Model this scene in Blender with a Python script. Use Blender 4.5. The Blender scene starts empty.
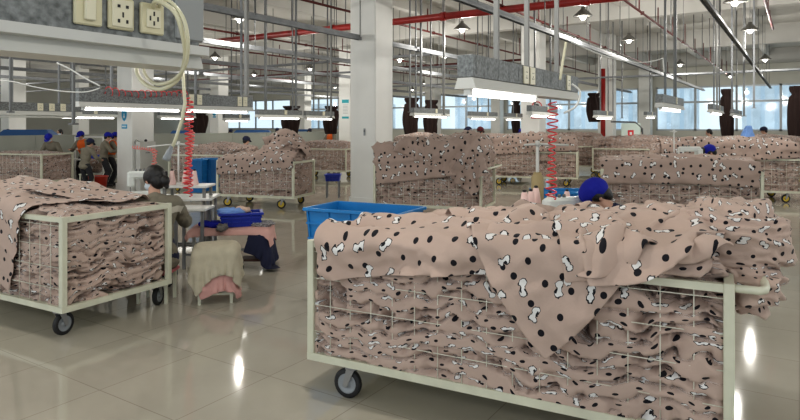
import bpy, bmesh, math, random
import numpy as np
from mathutils import Vector, Matrix, Quaternion
random.seed(5)
rng = np.random.default_rng(7)
C = bpy.context.scene.collection
PI = math.pi
YAW = math.radians(33)
CY, SY = math.cos(YAW), math.sin(YAW)
F = 615.0
EYE = 1.8

# ---------------------------------------------------------------- places
def cw(X, Z, h=0.0):
    """camera-relative right / forward metres -> world (the room's axes)"""
    return Vector((X*CY - Z*SY, X*SY + Z*CY, h))
def at(u, Z, h=0.0):
    return cw((u-400)/F*Z, Z, h)
def hy(y, Z):
    return EYE - (y-126)*Z/F

# ---------------------------------------------------------------- materials
MATS = {}
def mat(name, col, rough=.5, metal=0, emis=0, ecol=None, bump=0, bscale=40, var=0, vscale=3, coat=0, sheen=0):
    if name in MATS: return MATS[name]
    m = bpy.data.materials.new(name); m.use_nodes = True
    nt = m.node_tree; b = nt.nodes['Principled BSDF']
    b.inputs['Base Color'].default_value = (*col, 1)
    b.inputs['Roughness'].default_value = rough
    b.inputs['Metallic'].default_value = metal
    if coat: b.inputs['Coat Weight'].default_value = coat
    if sheen: b.inputs['Sheen Weight'].default_value = sheen
    if emis:
        b.inputs['Emission Color'].default_value = (*(ecol or col), 1)
        b.inputs['Emission Strength'].default_value = emis
    tc = nt.nodes.new('ShaderNodeTexCoord')
    if var:
        n = nt.nodes.new('ShaderNodeTexNoise'); n.inputs['Scale'].default_value = vscale; n.inputs['Detail'].default_value = 6
        nt.links.new(tc.outputs['Object'], n.inputs['Vector'])
        r = nt.nodes.new('ShaderNodeValToRGB')
        r.color_ramp.elements[0].position = .3; r.color_ramp.elements[1].position = .7
        r.color_ramp.elements[0].color = (*[max(0, c*(1-var)) for c in col], 1)
        r.color_ramp.elements[1].color = (*[min(1, c*(1+var)) for c in col], 1)
        nt.links.new(n.outputs['Fac'], r.inputs['Fac']); nt.links.new(r.outputs['Color'], b.inputs['Base Color'])
    if bump:
        n = nt.nodes.new('ShaderNodeTexNoise'); n.inputs['Scale'].default_value = bscale; n.inputs['Detail'].default_value = 3
        nt.links.new(tc.outputs['Object'], n.inputs['Vector'])
        bp = nt.nodes.new('ShaderNodeBump'); bp.inputs['Strength'].default_value = bump; bp.inputs['Distance'].default_value = .01
        nt.links.new(n.outputs['Fac'], bp.inputs['Height']); nt.links.new(bp.outputs['Normal'], b.inputs['Normal'])
    MATS[name] = m
    return m

def fleece(name, col, sc=1.0):
    """dusty pink fleece printed with black dots and white outlined blots (UV in metres)"""
    m = bpy.data.materials.new(name); m.use_nodes = True
    nt = m.node_tree; N = nt.nodes; L = nt.links; b = N['Principled BSDF']
    b.inputs['Roughness'].default_value = .95; b.inputs['Sheen Weight'].default_value = .12
    b.inputs['Specular IOR Level'].default_value = .15
    uv = N.new('ShaderNodeUVMap'); uv.uv_map = 'UVMap'
    def math_(op, a, b_=None, clamp=False):
        n = N.new('ShaderNodeMath'); n.operation = op; n.use_clamp = clamp
        for i, v in enumerate((a, b_)):
            if v is None: continue
            if isinstance(v, (int, float)): n.inputs[i].default_value = v
            else: L.new(v, n.inputs[i])
        return n.outputs[0]
    def vm(op, a, b_=None, s=None):
        n = N.new('ShaderNodeVectorMath'); n.operation = op
        for i, v in enumerate((a, b_)):
            if v is None: continue
            if isinstance(v, tuple): n.inputs[i].default_value = v
            else: L.new(v, n.inputs[i])
        if s is not None: n.inputs['Scale'].default_value = s
        return n
    def vor(scale, rnd, off):
        s = vm('SCALE', uv.outputs[0], s=scale).outputs[0]
        s = vm('ADD', s, (off, off*1.7, 0)).outputs[0]
        v = N.new('ShaderNodeTexVoronoi'); v.voronoi_dimensions = '2D'; v.inputs['Scale'].default_value = 1
        v.inputs['Randomness'].default_value = rnd
        L.new(s, v.inputs['Vector']); return s, v
    _, v1 = vor(8.0*sc, .6, 3.1)
    dot = math_('LESS_THAN', v1.outputs['Distance'], .145)
    s2, v2 = vor(6.6*sc, .55, 9.4)
    loc = vm('SUBTRACT', s2, v2.outputs['Position']).outputs[0]
    sep = N.new('ShaderNodeSeparateColor'); L.new(v2.outputs['Color'], sep.inputs[0])
    rot = N.new('ShaderNodeVectorRotate'); rot.rotation_type = 'Z_AXIS'
    L.new(loc, rot.inputs['Vector']); L.new(math_('MULTIPLY', sep.outputs[0], 6.28), rot.inputs['Angle'])
    nz = N.new('ShaderNodeTexNoise'); nz.inputs['Scale'].default_value = 5.; L.new(s2, nz.inputs['Vector'])
    wob = vm('SCALE', vm('SUBTRACT', nz.outputs['Color'], (.5, .5, .5)).outputs[0], s=.22).outputs[0]
    q = vm('MULTIPLY', vm('ADD', rot.outputs[0], wob).outputs[0], (1, 1, 0)).outputs[0]
    def circ(cx, cy, r, sx=1., sy=1.):
        d = vm('MULTIPLY', vm('SUBTRACT', q, (cx, cy, 0)).outputs[0], (sx, sy, 0)).outputs[0]
        return math_('SUBTRACT', vm('LENGTH', d).outputs['Value'], r)
    d = math_('MINIMUM', circ(-.15, .03, .125), circ(.15, -.02, .10, 1, .8))
    d = math_('MINIMUM', d, circ(0, 0, .085, .5, 1.2))
    on = math_('GREATER_THAN', sep.outputs[1], .42)
    white = math_('MULTIPLY', math_('LESS_THAN', d, 0.), on)
    line = math_('MULTIPLY', math_('LESS_THAN', d, .032), on)
    spot = math_('MULTIPLY', math_('LESS_THAN', circ(-.05, .10, .055, .6, 1.2), 0.), on)
    nb = N.new('ShaderNodeTexNoise'); nb.inputs['Scale'].default_value = 4; nb.inputs['Detail'].default_value = 5
    L.new(uv.outputs[0], nb.inputs['Vector'])
    ramp = N.new('ShaderNodeValToRGB')
    ramp.color_ramp.elements[0].color = (*[c*.9 for c in col], 1); ramp.color_ramp.elements[1].color = (*[min(1, c*1.08) for c in col], 1)
    L.new(nb.outputs['Fac'], ramp.inputs['Fac'])
    def mix(f, a, bcol):
        n = N.new('ShaderNodeMix'); n.data_type = 'RGBA'; L.new(f, n.inputs[0]); L.new(a, n.inputs[6]); n.inputs[7].default_value = (*bcol, 1)
        return n.outputs[2]
    c = mix(dot, ramp.outputs[0], (.018, .017, .022))
    c = mix(line, c, (.02, .02, .025)); c = mix(white, c, (.74, .73, .72)); c = mix(spot, c, (.02, .02, .025))
    L.new(c, b.inputs['Base Color'])
    n2 = N.new('ShaderNodeTexNoise'); n2.inputs['Scale'].default_value = 55; n2.inputs['Detail'].default_value = 3
    L.new(uv.outputs[0], n2.inputs['Vector'])
    bp = N.new('ShaderNodeBump'); bp.inputs['Strength'].default_value = .35; bp.inputs['Distance'].default_value = .006
    L.new(n2.outputs['Fac'], bp.inputs['Height']); L.new(bp.outputs['Normal'], b.inputs['Normal'])
    return m
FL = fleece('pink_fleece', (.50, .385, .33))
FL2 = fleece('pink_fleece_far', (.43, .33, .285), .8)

WHITE = mat('white_paint', (.74, .74, .71), .55, bump=.05, bscale=8, var=.05, vscale=1.2)
CEIL = mat('ceiling_paint', (.54, .53, .50), .8, var=.05, vscale=.6)
BEAM = mat('beam_paint', (.51, .50, .47), .8, var=.05, vscale=.6)
WALL = mat('wall_paint', (.55, .54, .48), .8, var=.05, vscale=.4)
CREAM = mat('cream_enamel', (.62, .62, .50), .38, bump=.08, bscale=12, var=.07, vscale=7)
WIRE = mat('wire_enamel', (.70, .70, .60), .4)
GALV = mat('galvanised_steel', (.19, .20, .20), .5, .45, bump=.1, bscale=30, var=.45, vscale=45)
STEEL = mat('rail_steel', (.24, .25, .26), .6, .2, var=.15, vscale=6)
ROD = mat('rod_grey', (.16, .165, .165), .5, .4)
RODL = mat('pole_light', (.25, .25, .24), .5, .2)
RED = mat('red_pipe', (.30, .018, .015), .4, var=.15, vscale=3)
DRED = mat('dark_red_pipe', (.10, .018, .016), .5)
BLACK = mat('black_rubber', (.02, .02, .022), .6)
GREYP = mat('grey_plastic', (.30, .32, .34), .45)
YEL = mat('yellow_hub', (.62, .45, .04), .45)
CREAMP = mat('cream_plastic', (.66, .61, .42), .4)
IVORY = mat('ivory_plastic', (.72, .68, .52), .35)
WPL = mat('white_plastic', (.72, .73, .70), .35)
MACH = mat('machine_white', (.70, .73, .70), .3, var=.04, vscale=8)
TUBE = mat('tube_glow', (1, 1, .97), .4, emis=5.5, ecol=(1, .98, .93))
BULB = mat('bulb_glow', (1, 1, .97), .4, emis=7, ecol=(1, .97, .90))
SHADE = mat('lamp_shade', (.16, .155, .14), .5, .3)
BLUE = mat('blue_plastic', (.015, .20, .50), .35, var=.08)
DBLUE = mat('royal_blue_plastic', (.012, .035, .36), .4)
CAPB = mat('royal_blue_cloth', (.010, .016, .33), .85, bump=.3, bscale=120)
LBLUE = mat('light_blue_cloth', (.22, .38, .75), .85, bump=.2)
OLIVE = mat('olive_workwear', (.215, .195, .15), .9, bump=.3, bscale=30, var=.12, vscale=9)
BAND = mat('pale_band', (.50, .47, .40), .85)
ORANGE = mat('orange_vest', (.72, .14, .02), .8)
NAVY = mat('navy_cloth', (.02, .024, .06), .9, bump=.2)
DARKT = mat('dark_trousers', (.03, .03, .035), .9)
SKIN = mat('skin', (.55, .33, .24), .5)
HAIR = mat('black_hair', (.012, .011, .011), .45, bump=.5, bscale=90)
MASK = mat('face_mask', (.62, .70, .76), .8)
BEIGE = mat('beige_towel', (.50, .455, .35), .95, bump=.5, bscale=140, var=.06, vscale=14)
PINK = mat('pink_cloth', (.56, .32, .29), .9, bump=.2, bscale=60, var=.06)
CONE = mat('pink_thread', (.80, .58, .54), .7, bump=.3, bscale=200)
BROWN = mat('brown_board', (.075, .035, .025), .6)
CURT = mat('brown_curtain', (.028, .014, .012), .9)
COIL = mat('red_coil', (.72, .05, .06), .3)
COILP = mat('pink_coil', (.80, .22, .20), .35)
HOSE = mat('cream_hose', (.66, .63, .46), .3)
PANEL = mat('partition_grey', (.37, .385, .34), .5, var=.04, vscale=2)
ALU = mat('window_frame', (.45, .48, .50), .4, .3)
SIGNB = mat('sign_blue', (.02, .30, .52), .5)
SIGNW = mat('sign_white', (.75, .76, .74), .5)
SIGNT = mat('sign_teal', (.03, .36, .42), .5)
SIGNR = mat('sign_red', (.60, .03, .04), .5)
SIGNG = mat('sign_pale_green', (.62, .72, .66), .5)
REDP = mat('red_bucket', (.50, .05, .03), .4)
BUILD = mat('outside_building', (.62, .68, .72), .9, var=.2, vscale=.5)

def floor_mat():
    m = bpy.data.materials.new('polished_floor'); m.use_nodes = True
    nt = m.node_tree; N = nt.nodes; L = nt.links; b = N['Principled BSDF']
    tc = N.new('ShaderNodeTexCoord')
    br = N.new('ShaderNodeTexBrick'); br.offset = 0; br.inputs['Scale'].default_value = 1
    br.inputs['Brick Width'].default_value = .8; br.inputs['Row Height'].default_value = .8
    br.inputs['Mortar Size'].default_value = .004; br.inputs['Mortar Smooth'].default_value = .3
    br.inputs['Color1'].default_value = (.47, .44, .37, 1); br.inputs['Color2'].default_value = (.45, .42, .352, 1)
    br.inputs['Mortar'].default_value = (.33, .30, .25, 1)
    L.new(tc.outputs['Object'], br.inputs['Vector'])
    n = N.new('ShaderNodeTexNoise'); n.inputs['Scale'].default_value = 2.2; n.inputs['Detail'].default_value = 8
    L.new(tc.outputs['Object'], n.inputs['Vector'])
    r = N.new('ShaderNodeValToRGB'); r.color_ramp.elements[0].color = (.86, .86, .86, 1); r.color_ramp.elements[1].color = (1.08, 1.08, 1.08, 1)
    L.new(n.outputs['Fac'], r.inputs['Fac'])
    mx = N.new('ShaderNodeMix'); mx.data_type = 'RGBA'; mx.blend_type = 'MULTIPLY'; mx.inputs[0].default_value = 1
    L.new(br.outputs['Color'], mx.inputs[6]); L.new(r.outputs['Color'], mx.inputs[7]); L.new(mx.outputs[2], b.inputs['Base Color'])
    n2 = N.new('ShaderNodeTexNoise'); n2.inputs['Scale'].default_value = 1.3; n2.inputs['Detail'].default_value = 5
    L.new(tc.outputs['Object'], n2.inputs['Vector'])
    mr = N.new('ShaderNodeMapRange'); mr.inputs['To Min'].default_value = .03; mr.inputs['To Max'].default_value = .10
    L.new(n2.outputs['Fac'], mr.inputs['Value']); L.new(mr.outputs[0], b.inputs['Roughness'])
    b.inputs['Specular IOR Level'].default_value = .5
    bp = N.new('ShaderNodeBump'); bp.inputs['Strength'].default_value = .03; bp.inputs['Distance'].default_value = .02
    L.new(n2.outputs['Fac'], bp.inputs['Height']); L.new(bp.outputs['Normal'], b.inputs['Normal'])
    return m
FLOOR = floor_mat()
def glass_mat():
    m = bpy.data.materials.new('window_glass'); m.use_nodes = True
    nt = m.node_tree; N = nt.nodes; N.remove(N['Principled BSDF'])
    t = N.new('ShaderNodeBsdfTransparent'); t.inputs[0].default_value = (.90, .95, .97, 1)
    g = N.new('ShaderNodeBsdfGlossy'); g.inputs['Roughness'].default_value = .05
    mx = N.new('ShaderNodeMixShader'); mx.inputs[0].default_value = .07
    nt.links.new(t.outputs[0], mx.inputs[1]); nt.links.new(g.outputs[0], mx.inputs[2]); nt.links.new(mx.outputs[0], N['Material Output'].inputs[0])
    return m
GLASS = glass_mat()

# ---------------------------------------------------------------- mesh builder
class MB:
    def __init__(s): s.v = []; s.f = []; s.smooth = []
    def add(s, vs, fs, M=None, sm=False):
        o = len(s.v)
        for p in vs:
            p = Vector(p); s.v.append(M @ p if M else p)
        for f in fs: s.f.append([o+i for i in f]); s.smooth.append(sm)
        return s
    def box(s, c, d, M=None, ch=0.0):
        x, y, z = c; a, b, e = d[0]/2, d[1]/2, d[2]/2
        if not ch:
            vs = [(x+i*a, y+j*b, z+k*e) for k in (-1, 1) for j in (-1, 1) for i in (-1, 1)]
            return s.add(vs, [(0, 2, 3, 1), (4, 5, 7, 6), (0, 1, 5, 4), (2, 6, 7, 3), (0, 4, 6, 2), (1, 3, 7, 5)], M)
        vs = []; c_ = ch
        for (dz, ins) in ((-e, c_), (-e+c_, 0), (e-c_, 0), (e, c_)):
            aa, bb = a-ins, b-ins; k = c_ if ins == 0 else c_*.6
            for (i, j) in ((-aa+k, -bb), (aa-k, -bb), (aa, -bb+k), (aa, bb-k), (aa-k, bb), (-aa+k, bb), (-aa, bb-k), (-aa, -bb+k)):
                vs.append((x+i, y+j, z+dz))
        fs = [list(range(7, -1, -1)), list(range(24, 32))]
        for r in range(3):
            for k in range(8): fs.append((r*8+k, r*8+(k+1) % 8, (r+1)*8+(k+1) % 8, (r+1)*8+k))
        return s.add(vs, fs, M)
    def beam(s, p, q, w, h=None, up=(0, 0, 1)):
        p, q = Vector(p), Vector(q); d = q-p; l = d.length
        if l < 1e-6: return s
        d.normalize(); u = Vector(up)
        if abs(d.dot(u)) > .95: u = Vector((0, 1, 0)) if abs(d.y) < .9 else Vector((1, 0, 0))
        x = d.cross(u).normalized(); z = x.cross(d)
        M = Matrix((x, d, z)).transposed().to_4x4(); M.translation = (p+q)/2
        return s.box((0, 0, 0), (w, l, h or w), M)
    def tube(s, pts, r, n=8, cap=True, rs=None):
        pts = [Vector(p) for p in pts]; k = len(pts); vs = []; fs = []
        t0 = (pts[1]-pts[0]).normalized()
        a = Vector((0, 0, 1)) if abs(t0.z) < .9 else Vector((1, 0, 0))
        nx = t0.cross(a).normalized()
        for i in range(k):
            t = (pts[min(i+1, k-1)]-pts[max(i-1, 0)]).normalized()
            nx = (nx - t*nx.dot(t)).normalized(); ny = t.cross(nx)
            rr = rs[i] if rs else r
            for j in range(n):
                an = 2*PI*j/n; vs.append(pts[i]+nx*math.cos(an)*rr+ny*math.sin(an)*rr)
        for i in range(k-1):
            for j in range(n): fs.append((i*n+j, i*n+(j+1) % n, (i+1)*n+(j+1) % n, (i+1)*n+j))
        s.add(vs, fs, sm=True)
        if cap:
            o = len(s.v)-len(vs)
            s.f.append([o+j for j in range(n-1, -1, -1)]); s.f.append([o+(k-1)*n+j for j in range(n)]); s.smooth += [False, False]
        return s
    def lathe(s, prof, c=(0, 0, 0), n=16, M=None, sm=True, caps=True):
        T = Matrix.Translation(Vector(c)); T = (M @ T) if M else T
        vs = []; fs = []
        for r, z in prof:
            for j in range(n): vs.append((r*math.cos(2*PI*j/n), r*math.sin(2*PI*j/n), z))
        for i in range(len(prof)-1):
            for j in range(n): fs.append((i*n+j, i*n+(j+1) % n, (i+1)*n+(j+1) % n, (i+1)*n+j))
        if caps and prof[0][0] > 1e-5: fs.append(list(range(n-1, -1, -1)))
        if caps and prof[-1][0] > 1e-5: fs.append([(len(prof)-1)*n+j for j in range(n)])
        return s.add(vs, fs, T, sm)
    def ell(s, c, r, R=None, n=14, m=9):
        vs = []; fs = []
        M = Matrix.Translation(Vector(c)) @ (R.to_4x4() if R else Matrix.Identity(4)) @ Matrix.Diagonal((*r, 1))
        vs.append((0, 0, -1))
        for i in range(1, m):
            ph = -PI/2+PI*i/m
            for j in range(n): vs.append((math.cos(ph)*math.cos(2*PI*j/n), math.cos(ph)*math.sin(2*PI*j/n), math.sin(ph)))
        vs.append((0, 0, 1)); T = len(vs)-1
        for j in range(n):
            fs.append((0, 1+(j+1) % n, 1+j)); fs.append((T, 1+(m-2)*n+j, 1+(m-2)*n+(j+1) % n))
        for i in range(m-2):
            for j in range(n): fs.append((1+i*n+j, 1+i*n+(j+1) % n, 1+(i+1)*n+(j+1) % n, 1+(i+1)*n+j))
        return s.add(vs, fs, M, True)
    def cap(s, p, r0, q, r1, n=12):
        p, q = Vector(p), Vector(q); d = (q-p); l = d.length
        if l < 1e-5: return s.ell(p, (r0, r0, r0))
        R = d.to_track_quat('Z', 'Y').to_matrix().to_4x4(); R.translation = p
        prof = [(r0*math.sin(a), -r0*math.cos(a)) for a in (0, .5, 1., PI/2)] + [(r1*math.sin(a), l-r1*math.cos(a)) for a in (PI/2, PI-1., PI-.5, PI)]
        prof[0] = (1e-6, prof[0][1]); prof[-1] = (1e-6, prof[-1][1])
        return s.lathe(prof, (0, 0, 0), n, R)
    def build(s, name, m, parent=None, loc=None, rotz=0):
        me = bpy.data.meshes.new(name); me.from_pydata([tuple(v) for v in s.v], [], s.f)
        me.polygons.foreach_set('use_smooth', s.smooth); me.update()
        o = bpy.data.objects.new(name, me); C.objects.link(o)
        if m: me.materials.append(m)
        if parent: o.parent = parent
        if loc is not None: o.location = loc
        o.rotation_euler = (0, 0, rotz)
        return o

def tag(o, label=None, cat=None, group=None, kind=None):
    if label: o['label'] = label
    if cat: o['category'] = cat
    if group: o['group'] = group
    if kind: o['kind'] = kind
    return o
def thing(name, label, cat, loc=(0, 0, 0), rz=0, group=None):
    o = bpy.data.objects.new(name, None); C.objects.link(o); o.location = loc; o.rotation_euler = (0, 0, rz)
    o.empty_display_size = .1
    return tag(o, label, cat, group)
def struct(name, mb, m):
    o = mb.build(name, m); o['kind'] = 'structure'; return o
def dup(o, parent=None):
    c = o.copy(); C.objects.link(c)
    if parent: c.parent = parent
    for ch in [x for x in KIDS.get(o, []) or o.children]: dup(ch, c)
    return c
KIDS = {}
def rel(loc, rz, p):
    """world point -> local of a thing at loc turned by rz"""
    d = Vector(p)-Vector(loc); c, s = math.cos(-rz), math.sin(-rz)
    return Vector((d.x*c-d.y*s, d.x*s+d.y*c, d.z))

# ---------------------------------------------------------------- noise
_T = rng.random((256, 256))
def vn(x, y):
    xi = np.floor(x).astype(int); yi = np.floor(y).astype(int); fx = x-xi; fy = y-yi
    fx = fx*fx*(3-2*fx); fy = fy*fy*(3-2*fy)
    a = _T[xi & 255, yi & 255]; b = _T[(xi+1) & 255, yi & 255]; c = _T[xi & 255, (yi+1) & 255]; d = _T[(xi+1) & 255, (yi+1) & 255]
    return (a*(1-fx)+b*fx)*(1-fy)+(c*(1-fx)+d*fx)*fy
def fbm(x, y, o=3):
    r = 0; a = .5
    for i in range(o): r = r+a*vn(x*2**i+i*37.7, y*2**i+i*11.3); a *= .5
    return r/(1-.5**o)
def ridge(x, y, o=3):
    r = 0; a = .5
    for i in range(o): r = r+a*(1-np.abs(2*vn(x*2**i+i*17.7, y*2**i+i*31.3)-1))**2; a *= .5
    return r/(1-.5**o)

def grid_mesh(name, P, UV, m, parent=None, wrap=False, sub=0, thick=0):
    """P (rows, cols, 3)"""
    R, K = P.shape[:2]
    idx = np.arange(R*K).reshape(R, K)
    if wrap:
        nxt = np.roll(idx, -1, axis=1)
        f = np.stack([idx[:-1], nxt[:-1], nxt[1:], idx[1:]], -1).reshape(-1, 4)
    else:
        f = np.stack([idx[:-1, :-1], idx[:-1, 1:], idx[1:, 1:], idx[1:, :-1]], -1).reshape(-1, 4)
    me = bpy.data.meshes.new(name); me.from_pydata(P.reshape(-1, 3).tolist(), [], f.tolist())
    me.polygons.foreach_set('use_smooth', [True]*len(me.polygons))
    ul = me.uv_layers.new(name='UVMap')
    li = np.empty(len(me.loops), dtype=int); me.loops.foreach_get('vertex_index', li)
    uvf = UV.reshape(-1, 2)[li].copy()
    ul.data.foreach_set('uv', uvf.ravel())
    me.materials.append(m); me.update()
    o = bpy.data.objects.new(name, me); C.objects.link(o)
    if parent: o.parent = parent
    if thick:
        md = o.modifiers.new('t', 'SOLIDIFY'); md.thickness = thick; md.offset = 0
    if sub:
        md = o.modifiers.new('s', 'SUBSURF'); md.levels = sub; md.render_levels = sub
    return o

# crumpled stack of folded fleece: rounded box whose sides are wavy folded layers
def stack_points(L, W, z0, top, res, lh, seed, amp=1.0, rc=.08, mess=1., lim=.015):
    """top(x, y) -> height above z0 ; local frame centred at 0"""
    a, b = L/2-rc, W/2-rc
    per = 4*a+4*b+2*PI*rc; n = int(per/res)
    s = np.linspace(0, per, n, endpoint=False)
    bx = np.zeros(n); by = np.zeros(n); nx = np.zeros(n); ny = np.zeros(n)
    segs = [('l', -a, -b-rc, 1, 0, 2*a, 0, -1), ('c', a, -b, -PI/2), ('l', a+rc, -b, 0, 1, 2*b, 1, 0), ('c', a, b, 0),
            ('l', a, b+rc, -1, 0, 2*a, 0, 1), ('c', -a, b, PI/2), ('l', -a-rc, b, 0, -1, 2*b, -1, 0), ('c', -a, -b, PI)]
    p0 = 0
    for g in segs:
        ln = g[5] if g[0] == 'l' else PI/2*rc
        k = (s >= p0) & (s < p0+ln+1e-9); t = s[k]-p0
        if g[0] == 'l':
            bx[k] = g[1]+g[3]*t; by[k] = g[2]+g[4]*t; nx[k] = g[6]; ny[k] = g[7]
        else:
            an = g[3]+t/rc; bx[k] = g[1]+rc*np.cos(an); by[k] = g[2]+rc*np.sin(an); nx[k] = np.cos(an); ny[k] = np.sin(an)
        p0 += ln
    th = top(bx, by)
    m = int(float(np.mean(th))/(res*.8)); t = np.linspace(0, 1, m)
    S, Tt = np.meshgrid(s, t); Z = Tt*th[None, :]
    o = seed*13.7
    zz = Z+.10*(fbm(S*2.1+o, Z*2.5+o)-.5)*2*mess+.045*(fbm(S*7+o, Z*6+o, 2)-.5)*2*mess
    lay = zz/lh; li = np.floor(lay); fr = lay-li
    hsh = lambda k: np.mod(np.sin((li+seed*3.1)*12.9898+k*78.233)*43758.5453, 1)
    puff = np.sqrt(np.clip(1-(2*fr-1)**2, 0, 1))
    off = (hsh(1)-.5)*.05+(fbm(S*2.2+li*7.3+o, li*5.1+o)-.5)*.12
    ws = S+.10*(fbm(S*5+o, Z*5+o+3)-.5)*2
    cr = (ridge(ws*4.2+li*3.7+o, zz*8+o, 3)-.45)*.075*mess+(ridge(ws*11+o+li+zz*6, zz*12+o, 2)-.45)*.045*mess
    pil = np.abs(np.sin(PI*(S+.04*(fbm(S*3, Z*5+o)-.5))/.155))**.6
    vg = ridge(S*7+1.2*(fbm(S*2, Z*3+o)-.5)+o, Z*2.2+li*.15+o, 2)
    d = amp*(puff*.045*min(1, lh/.06)+off+cr+mess*(pil*.016+(vg-.4)*.04))-.05*amp
    d = np.where(d < -.03, -.03+(d+.03)*2.9, d)
    kk = .012; d = lim-kk*np.log1p(np.exp(-(d-lim)/kk))
    # round the shoulders in
    sh = np.clip((Tt-.9)/.1, 0, 1); d = d-sh**2*.07
    X = bx[None]+nx[None]*d; Y = by[None]+ny[None]*d; ZZ = z0+Z+(fbm(S*3+o, Z*3+o)-.5)*.02
    U = S*1.12+hsh(2)*1.9+.08*fbm(S*4+o, zz*9); V = li*.61+fr*lh*2.3+.05*fbm(S*7, zz*4)
    rings = [np.stack([X, Y, ZZ], -1)]; uvs = [np.stack([U, V], -1)]
    last = rings[0][-1]
    for q in np.linspace(0, 1, max(8, int(W/2/res/2)))[1:]:
        k = 1-q
        x = last[:, 0]*k; y = last[:, 1]*k
        # squash toward the centre line rather than a point
        h = top(x, y)+z0+.05*(ridge(x*6+o, y*6+o)-.5)+.04*(fbm(x*3+o, y*3+o)-.5)
        h = h+(last[:, 2]-top(last[:, 0], last[:, 1])-z0)*max(0, 1-q*5)
        rings.append(np.stack([x, y, h], -1)[None]); uvs.append(np.stack([x*1.1+5, y*1.1+3], -1)[None])
    return np.concatenate(rings, 0), np.concatenate(uvs, 0)

# a small cloth solver (position based), collider = rounded box with an uneven top
def drape(nx, ny, sp, P, L, W, z0, top, steps=150, rad=.07, stiff=8, noise=.004, extra=None, fric=.5, wall=.03):
    P = P.copy(); V = np.zeros_like(P)
    dt = 1/60.
    a, b = L/2, W/2
    sl = slice
    def pairs(dx, dy):
        out = []
        for par in (0, 1):
            if dx and not dy:
                A = (sl(None), sl(par, nx-dx, 2*dx if dx == 1 else None))
            out.append(par)
        return out
    cons = []
    def addc(dx, dy, k):
        rest = sp*math.hypot(dx, dy)
        I, J = np.meshgrid(np.arange(ny), np.arange(nx), indexing='ij')
        ok = (I+dy < ny) & (J+dx < nx) & (J+dx >= 0)
        col = ((J//max(abs(dx), 1)) % 2) if dx else ((I//max(abs(dy), 1)) % 2)
        for c in (0, 1):
            k_ = ok & (col == c)
            A = (I[k_]*nx+J[k_]); B = ((I[k_]+dy)*nx+J[k_]+dx)
            cons.append((A, B, rest, k))
    addc(1, 0, .95); addc(0, 1, .95); addc(1, 1, .35); addc(-1, 1, .35); addc(2, 0, .12); addc(0, 2, .12)
    P = P.reshape(-1, 3); V = V.reshape(-1, 3)
    for st in range(steps):
        V[:, 2] -= 9.8*dt; V *= .97
        if st < steps*.5: V += rng.normal(0, noise/dt*.3, V.shape)*np.array([1, 1, .6])
        Q = P+V*dt
        for it in range(stiff):
            for A, B, rest, k in cons:
                d = Q[B]-Q[A]; l = np.sqrt((d*d).sum(1))+1e-9
                c = (d*(.5*k*(l-rest)/l)[:, None]); Q[A] += c; Q[B] -= c
        # collide
        x, y, z = Q[:, 0], Q[:, 1], Q[:, 2]
        T = z0+top(np.clip(x, -a, a), np.clip(y, -b, b))
        qx = np.abs(x)-(a-rad); qy = np.abs(y)-(b-rad); qz = z-(T-rad)
        ox, oy, oz = np.maximum(qx, 0), np.maximum(qy, 0), np.maximum(qz, 0)
        ol = np.sqrt(ox*ox+oy*oy+oz*oz); inn = np.minimum(np.maximum(np.maximum(qx, qy), qz), 0)
        sd = ol+inn-rad
        hit = sd < 0
        g = np.stack([ox*np.sign(x), oy*np.sign(y), oz], -1)/np.maximum(ol, 1e-6)[:, None]
        deep = ol < 1e-6
        best = np.argmax(np.stack([qx, qy, qz], -1), 1)
        gd = np.zeros_like(g); rr = np.arange(len(x))
        gd[rr, best] = np.where(best == 2, 1, np.where(best == 0, np.sign(x), np.sign(y)))
        g = np.where(deep[:, None], gd, g)
        push = np.where(hit, -sd, 0)[:, None]*g
        Q = Q+push
        Q[:, 2] = np.maximum(Q[:, 2], .03)
        nV = (Q-P)/dt
        nV[hit] *= (1-fric)
        sp_ = np.sqrt((nV*nV).sum(1)); nV *= np.minimum(1, 3/np.maximum(sp_, 1e-6))[:, None]
        P = Q; V = nV
    return P.reshape(ny, nx, 3)

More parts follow.
